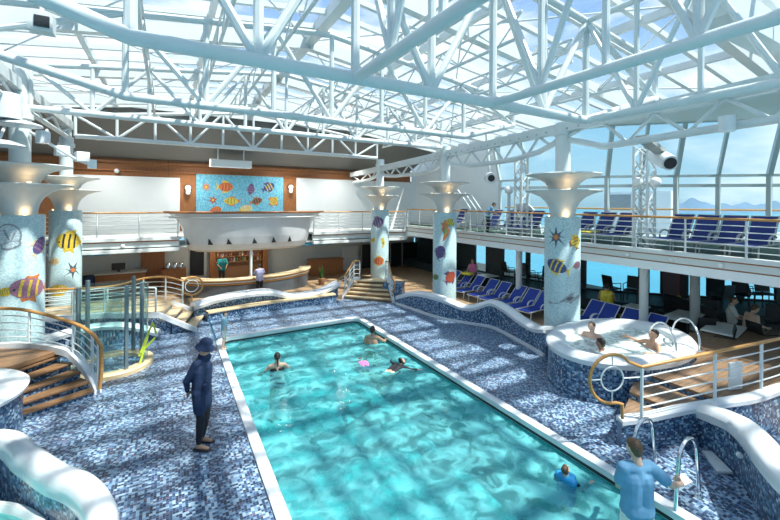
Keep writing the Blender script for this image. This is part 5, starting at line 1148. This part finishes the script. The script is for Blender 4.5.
for s in 'LR':
    b = MB(); b.capsule(J['a'+s]+V((0, -.05, -.065)), J['t'+s]+V((0, .02, -.02)), .046, .05, 10); o = b.build('sandal', M['black'], t, smooth=True, local=True); o.scale = (1.1, 1, .5); o.location = (0, 0, .0)
    b = MB(); b.tube([J['t'+s]+V((-.045, -.05, -.01)), J['t'+s]+V((0, -.05, .035)), J['t'+s]+V((.045, -.05, -.01))], .012, 6); b.build('sandal_strap', M['black'], o, smooth=True, local=True)
b = MB(); b.box((.12, .15, 1.02), (.10, .07, .14)); b.build('waist_pouch', M['navy'], t, bev=.02, local=True)
# 2 child standing on the pool edge
J = pose(eL=(-.22, .05, 1.14), eR=(.22, .05, 1.14), wL=(-.16, .22, 1.1), wR=(.2, .1, .9), hea=(0, .04, 1.62))
person('small child in pale blue shirt standing at the far left corner of the pool', (1.33, 11.25, .05), yaw_to(.5, -.2), J, 'skinl', 'hairb', 'short', .58, .016, None,
       [('shirt', 'paleblue', torso(J, .025)+arm_prims(J, 'L', .022, .42)+arm_prims(J, 'R', .022, .42)), ('shorts', 'whitecloth', leg_prims(J, 'L', .025, .35)+leg_prims(J, 'R', .025, .35)+[('c', J['hL'], J['hR'], .122, .122)])])
# 3 woman with ponytail, back to the camera, chest deep
WZ = -.15
J = pose(eL=(-.33, .10, 1.2), eR=(.33, .10, 1.2), wL=(-.50, .22, 1.13), wR=(.45, .25, 1.13), kL=(-.12, .12, .5), kR=(.12, .05, .5))
person('woman with long dark ponytail standing in the pool with her back turned', (2.38, 9.72, WZ-1.27), yaw_to(.15, 1), J, 'skinl', 'hair', 'pony', .98, .014, None, [('swimsuit', 'blackswim', torso(J, .008)[:2]+[('c', J['hL'], J['hR'], .108, .108)])])
# 4 man at the far right pool edge
J = pose(eR=(.34, .12, 1.25), wR=(.45, .30, 1.40), dR=(.3, .9, 0), nR=(0, 0, -1), eL=(-.25, -.02, 1.14))
person('bare-backed dark-haired man standing in the pool against the far right edge', (5.28, 10.2, WZ-1.22), yaw_to(.5, .6), J, 'skin', 'hair', 'short', 1.0, .014, None, [('shorts', 'green', leg_prims(J, 'L', .02, .4)+leg_prims(J, 'R', .02, .4))])
# 5 swimmers lying in the water: pose along +Y, face down
def lying(zw, arms=1): 
    return pose(pel=(0, -.05, 0), che=(0, .28, .03), nek=(0, .46, .06), hea=(0, .60, .12), fd=(0, .8, .5), sL=(-.17, .40, .05), sR=(.17, .40, .05), eL=(-.40, .50, .02), eR=(.42, .42, .02), wL=(-.52, .74, .03), wR=(.66, .50, .06), hL=(-.09, -.08, 0), hR=(.09, -.08, 0), kL=(-.14, -.50, -.05), kR=(.16, -.48, -.12), aL=(-.16, -.9, -.02), aR=(.18, -.85, -.22), tL=(-.16, -1.04, -.05), tR=(.18, -1.0, -.25), nL=(0, 0, -1), nR=(0, 0, -1))
J = lying(0)
p = G(392, 368, -.1)
person('swimmer in black top paddling near the right pool edge, dark wet hair', (p.x, p.y, -.20), yaw_to(.75, .35), J, 'skinl', 'hair', 'long', .8, .015, None, [('swim_top', 'blackswim', torso(J, .015, False)+arm_prims(J, 'L', .014, .9)+arm_prims(J, 'R', .014, .9))])
J = lying(0); J['hea'] = V((0, .62, .03)); J['fd'] = V((0, .5, -.8))
p = G(366, 368, -.2)
person('person in pink swimsuit swimming just under the water beside the black-topped swimmer', (p.x, p.y, -.24), yaw_to(.15, 1), J, 'skinl', 'hairb', 'short', .8, .016, None, [('swimsuit', 'pink', torso(J, .012))])
# 6 child with blue float vest
J = pose(eL=(-.3, .1, 1.2), wL=(-.38, .28, 1.3), eR=(.30, .16, 1.26), wR=(.36, .40, 1.36), dR=(.2, 1, 0), nR=(0, 0, -1), hea=(0, -.02, 1.62), fd=(0, .75, .65), nek=(0, -.01, 1.46), kL=(-.14, .25, .6), kR=(.14, .3, .6), aL=(-.15, .1, .25), aR=(.14, .1, .3))
p = G(567, 470, 0)
t, (h, f, up, r, R) = person('child in blue float vest holding the right pool edge', (p.x-.02, p.y, WZ-.90), yaw_to(.95, .1), J, 'skinl', 'hairb', 'short', .66, .012, None, [('float_vest', 'bluefloat', torso(J, .04, False)[:2]+[('c', V((-.16, 0, 1.40)), V((.16, 0, 1.40)), .1, .1), ('c', V((-.13, .08, 1.48)), V((.13, .08, 1.48)), .06, .06)]), ('black_sleeve', 'blackswim', arm_prims(J, 'R', .012, .8)), ('black_sleeve', 'blackswim', arm_prims(J, 'L', .012, .8))])
# 7 man in blue shirt holding the ladder rail, back to the camera
fdv = V((.45, .85, 0)).normalized()
MANP = V((5.10, 2.64, -.68)); mrz = yaw_to(fdv.x, fdv.y)
inv = Matrix.Rotation(-mrz, 3, 'Z')
wr = inv @ (V((5.725, 2.42, .44))-MANP)
dr_ = inv @ V((.12, .16, .0))
S_R = V((.165, .01, 1.40)); mid_ = (S_R+wr)/2+V((.03, -.06, -.08))
J = pose(sL=(-.165, .01, 1.40), sR=S_R, eR=mid_, wR=wr, dR=dr_.normalized()*1, nR=inv @ V((.2, .9, 0)), eL=(-.19, .07, 1.14), wL=(-.06, .27, 1.04), dL=(.6, .8, .0), nL=(0, 0, -1), hea=(-.01, .05, 1.62), fd=(-.25, 1, -.18))
sleeves = arm_prims(J, 'L', .026, .34)+arm_prims(J, 'R', .026, .34)
tee = torso(J, .020)+[('c', J['pel']-V((.065, 0, .06)), J['pel']-V((-.065, 0, .06)), .142, .142)]+sleeves
short = [('c', J['hL']-V((0, 0, .05)), J['hL'].lerp(J['kL'], .85), .112, .10), ('c', J['hR']-V((0, 0, .05)), J['hR'].lerp(J['kR'], .85), .112, .10)]
person('man in blue t-shirt and pale shorts climbing the pool ladder, back to the camera', MANP, mrz, J, 'skinl', 'hairb', 'short', 1.0, .0085, dict(R=1.15, L=.4), [('tshirt', 'shirt', tee), ('shorts', 'whitecloth', short)])
# 8 hot tub bathers
J = pose(eL=(-.28, .1, 1.18), eR=(.28, .1, 1.18), kL=(-.12, .4, .8), kR=(.12, .4, .8), aL=(-.12, .42, .4), aR=(.12, .42, .4))
p = G(592, 334, .85); person('bather with dark tied-back hair in the hot tub, nearest the pillar', (p.x, p.y, .76-1.33), yaw_to(-.6, -.1), J, 'skinl', 'hairb', 'pony', 1.0, .014, None, [('bikini_top', 'blackswim', [('c', J['che']+V((-.08, .03, -.02)), J['che']+V((.08, .03, -.02)), .098, .098)])])
J2 = pose(eL=(-.28, .1, 1.18), eR=(.38, .12, 1.3), wR=(.62, .2, 1.38), dR=(1, .2, 0), nR=(0, 0, -1), kL=(-.12, .4, .8), kR=(.12, .4, .8), aL=(-.12, .42, .4), aR=(.12, .42, .4))
p = G(604, 347, .85); person('bather with short dark hair and back turned in the hot tub, arm stretched right', (p.x, p.y+.05, .76-1.42), yaw_to(-.2, 1), J2, 'skind', 'hair', 'short', .98, .014)
J3 = pose(pel=(0, -.1, .95), hea=(0, -.04, 1.61), fd=(0, .8, .35), eL=(-.34, .1, 1.3), wL=(-.3, .34, 1.3), eR=(.36, .02, 1.32), wR=(.5, .2, 1.4), dR=(.3, .8, 0), kL=(-.12, .4, .95), kR=(.12, .4, .98), aL=(-.12, .7, .7), aR=(.12, .7, .7))
p = G(652, 344, .85); person('tanned bather leaning back in the hot tub beside the steel hoops', (p.x, p.y, .76-1.30), yaw_to(-.7, .3), J3, 'skin', 'hair', 'short', 1.0, .014)
# 9 people on the decks
def seated(**k):
    d = dict(pel=(0, 0, .55), che=(0, -.03, .88), nek=(0, -.02, 1.07), hea=(0, .02, 1.22), sL=(-.175, -.02, 1.01), sR=(.175, -.02, 1.01), eL=(-.24, .08, .78), eR=(.24, .08, .78), wL=(-.18, .30, .72), wR=(.18, .30, .72), hL=(-.09, .02, .53), hR=(.09, .02, .53), kL=(-.12, .45, .52), kR=(.12, .45, .52), aL=(-.12, .46, .09), aR=(.12, .50, .09)); d.update(k); return pose(**d)
J = seated(che=(0, .06, .87), nek=(0, .12, 1.05), hea=(0, .18, 1.18), sL=(-.175, .10, 1.0), sR=(.175, .10, 1.0), fd=(0, .9, -.4))
def put(px, py, z): p = G(px, py, z); return (p.x, p.y, 0)
q = put(748, 322, .8); person('bare-chested man in dark shorts sitting bent forward by the right white table', q, yaw_to(.8, -.6), J, 'skinl', 'hairb', 'short', 1.0, .015, None, [('shorts', 'dark', leg_prims(J, 'L', .02, .4)+leg_prims(J, 'R', .02, .4)+[('c', J['hL'], J['hR'], .12, .12)])])
b = MB(); b.box((q[0], q[1], .23), (.5, .5, .46)); tag(b.build('stool', M['dark'], bev=.02), 'dark stool under the bare-chested man at the white table', 'stool')
J = seated(); q = put(730, 314, 1.0); person('seated person in pale grey shirt behind the bare-chested man', (q[0]+.9, q[1]+.25, 0), yaw_to(.4, -1), J, 'skinl', 'hairb', 'short', 1.0, .015, None, [('shirt', 'whitecloth', torso(J, .02)+arm_prims(J, 'L', .02, .4)+arm_prims(J, 'R', .02, .4)), ('trousers', 'dark', leg_prims(J, 'L', .012, .95)+leg_prims(J, 'R', .012, .95))])
b = MB(); b.box((q[0]+.9, q[1]+.25, .23), (.5, .5, .46)); tag(b.build('stool', M['dark'], bev=.02), 'dark stool under the seated person in the pale grey shirt', 'stool')
J = seated(); p = XP(473, 268, 12.9); person('person in pink top sitting in the shade behind the far blue loungers', (12.9, p.y, 0), yaw_to(-.9, -.4), J, 'skinl', 'hairb', 'long', 1.0, .016, None, [('top', 'pink', torso(J, .02)), ('trousers', 'dark', leg_prims(J, 'L', .012, .95)+leg_prims(J, 'R', .012, .95))])
b = MB(); b.box((12.9, p.y, .23), (.5, .5, .46)); tag(b.build('stool', M['dark'], bev=.02), 'dark stool under the person in the pink top', 'stool')
J = seated(); p = XP(607, 266, 13.0); person('person in yellow top sitting in shade right of the nearest pillar', (13.0, p.y, 0), yaw_to(.9, .4), J, 'skin', 'hair', 'short', 1.0, .016, None, [('top', 'yellow', torso(J, .02)), ('trousers', 'dark', leg_prims(J, 'L', .012, .95)+leg_prims(J, 'R', .012, .95))])
b = MB(); b.box((13.0, p.y, .23), (.5, .5, .46)); tag(b.build('stool', M['dark'], bev=.02), 'dark stool under the person in the yellow top', 'stool')
J = pose(eL=(-.25, .1, 1.16), wL=(-.15, .32, 1.05), eR=(.25, .1, 1.16), wR=(.15, .34, 1.05)); x, _ = fp2(222, 262, 20.0)
person('bar worker in teal uniform standing behind the boat-shaped counter', (x, 20.0, 0), yaw_to(.1, -1), J, 'skin', 'hair', 'short', .88, .016, None, [('uniform', 'teal', torso(J, .02)+arm_prims(J, 'L', .018, .5)+arm_prims(J, 'R', .018, .5)), ('trousers', 'dark', leg_prims(J, 'L', .012, .95)+leg_prims(J, 'R', .012, .95))])
J = pose(eL=(-.25, .14, 1.2), wL=(-.12, .34, 1.15), eR=(.28, .1, 1.2), wR=(.06, .2, 1.5), dR=(-.2, .1, 1), hea=(0, .05, 1.6)); x, _ = fp2(259, 270, 17.15)
person('customer in lilac shirt and dark trousers standing at the outside of the bar counter', (x, 17.0, 0), yaw_to(-.2, 1), J, 'skinl', 'hair', 'short', .80, .016, None, [('shirt', 'lilac', torso(J, .02)+arm_prims(J, 'L', .018, .45)+arm_prims(J, 'R', .018, .45)), ('trousers', 'navyleg', leg_prims(J, 'L', .014, .95)+leg_prims(J, 'R', .014, .95))])
J = pose(pel=(0, -.08, .93), che=(0, .08, 1.2), nek=(0, .2, 1.36), hea=(0, .29, 1.47), fd=(0, .8, -.5), sL=(-.175, .16, 1.32), sR=(.175, .16, 1.32), eL=(-.25, .24, 1.08), eR=(.25, .24, 1.08), wL=(-.2, .42, 1.0), wR=(.2, .42, 1.0))
p = XP(488, 205, 12.0); person('person in blue shirt and dark trousers leaning forward on the upper deck', (12.0, p.y, DECK2), yaw_to(.8, -.6), J, 'skin', 'hair', 'short', .86, .016, None, [('shirt', 'shirt', torso(J, .02)+arm_prims(J, 'L', .018, .45)+arm_prims(J, 'R', .018, .45)), ('trousers', 'navyleg', leg_prims(J, 'L', .014, .95)+leg_prims(J, 'R', .014, .95))])
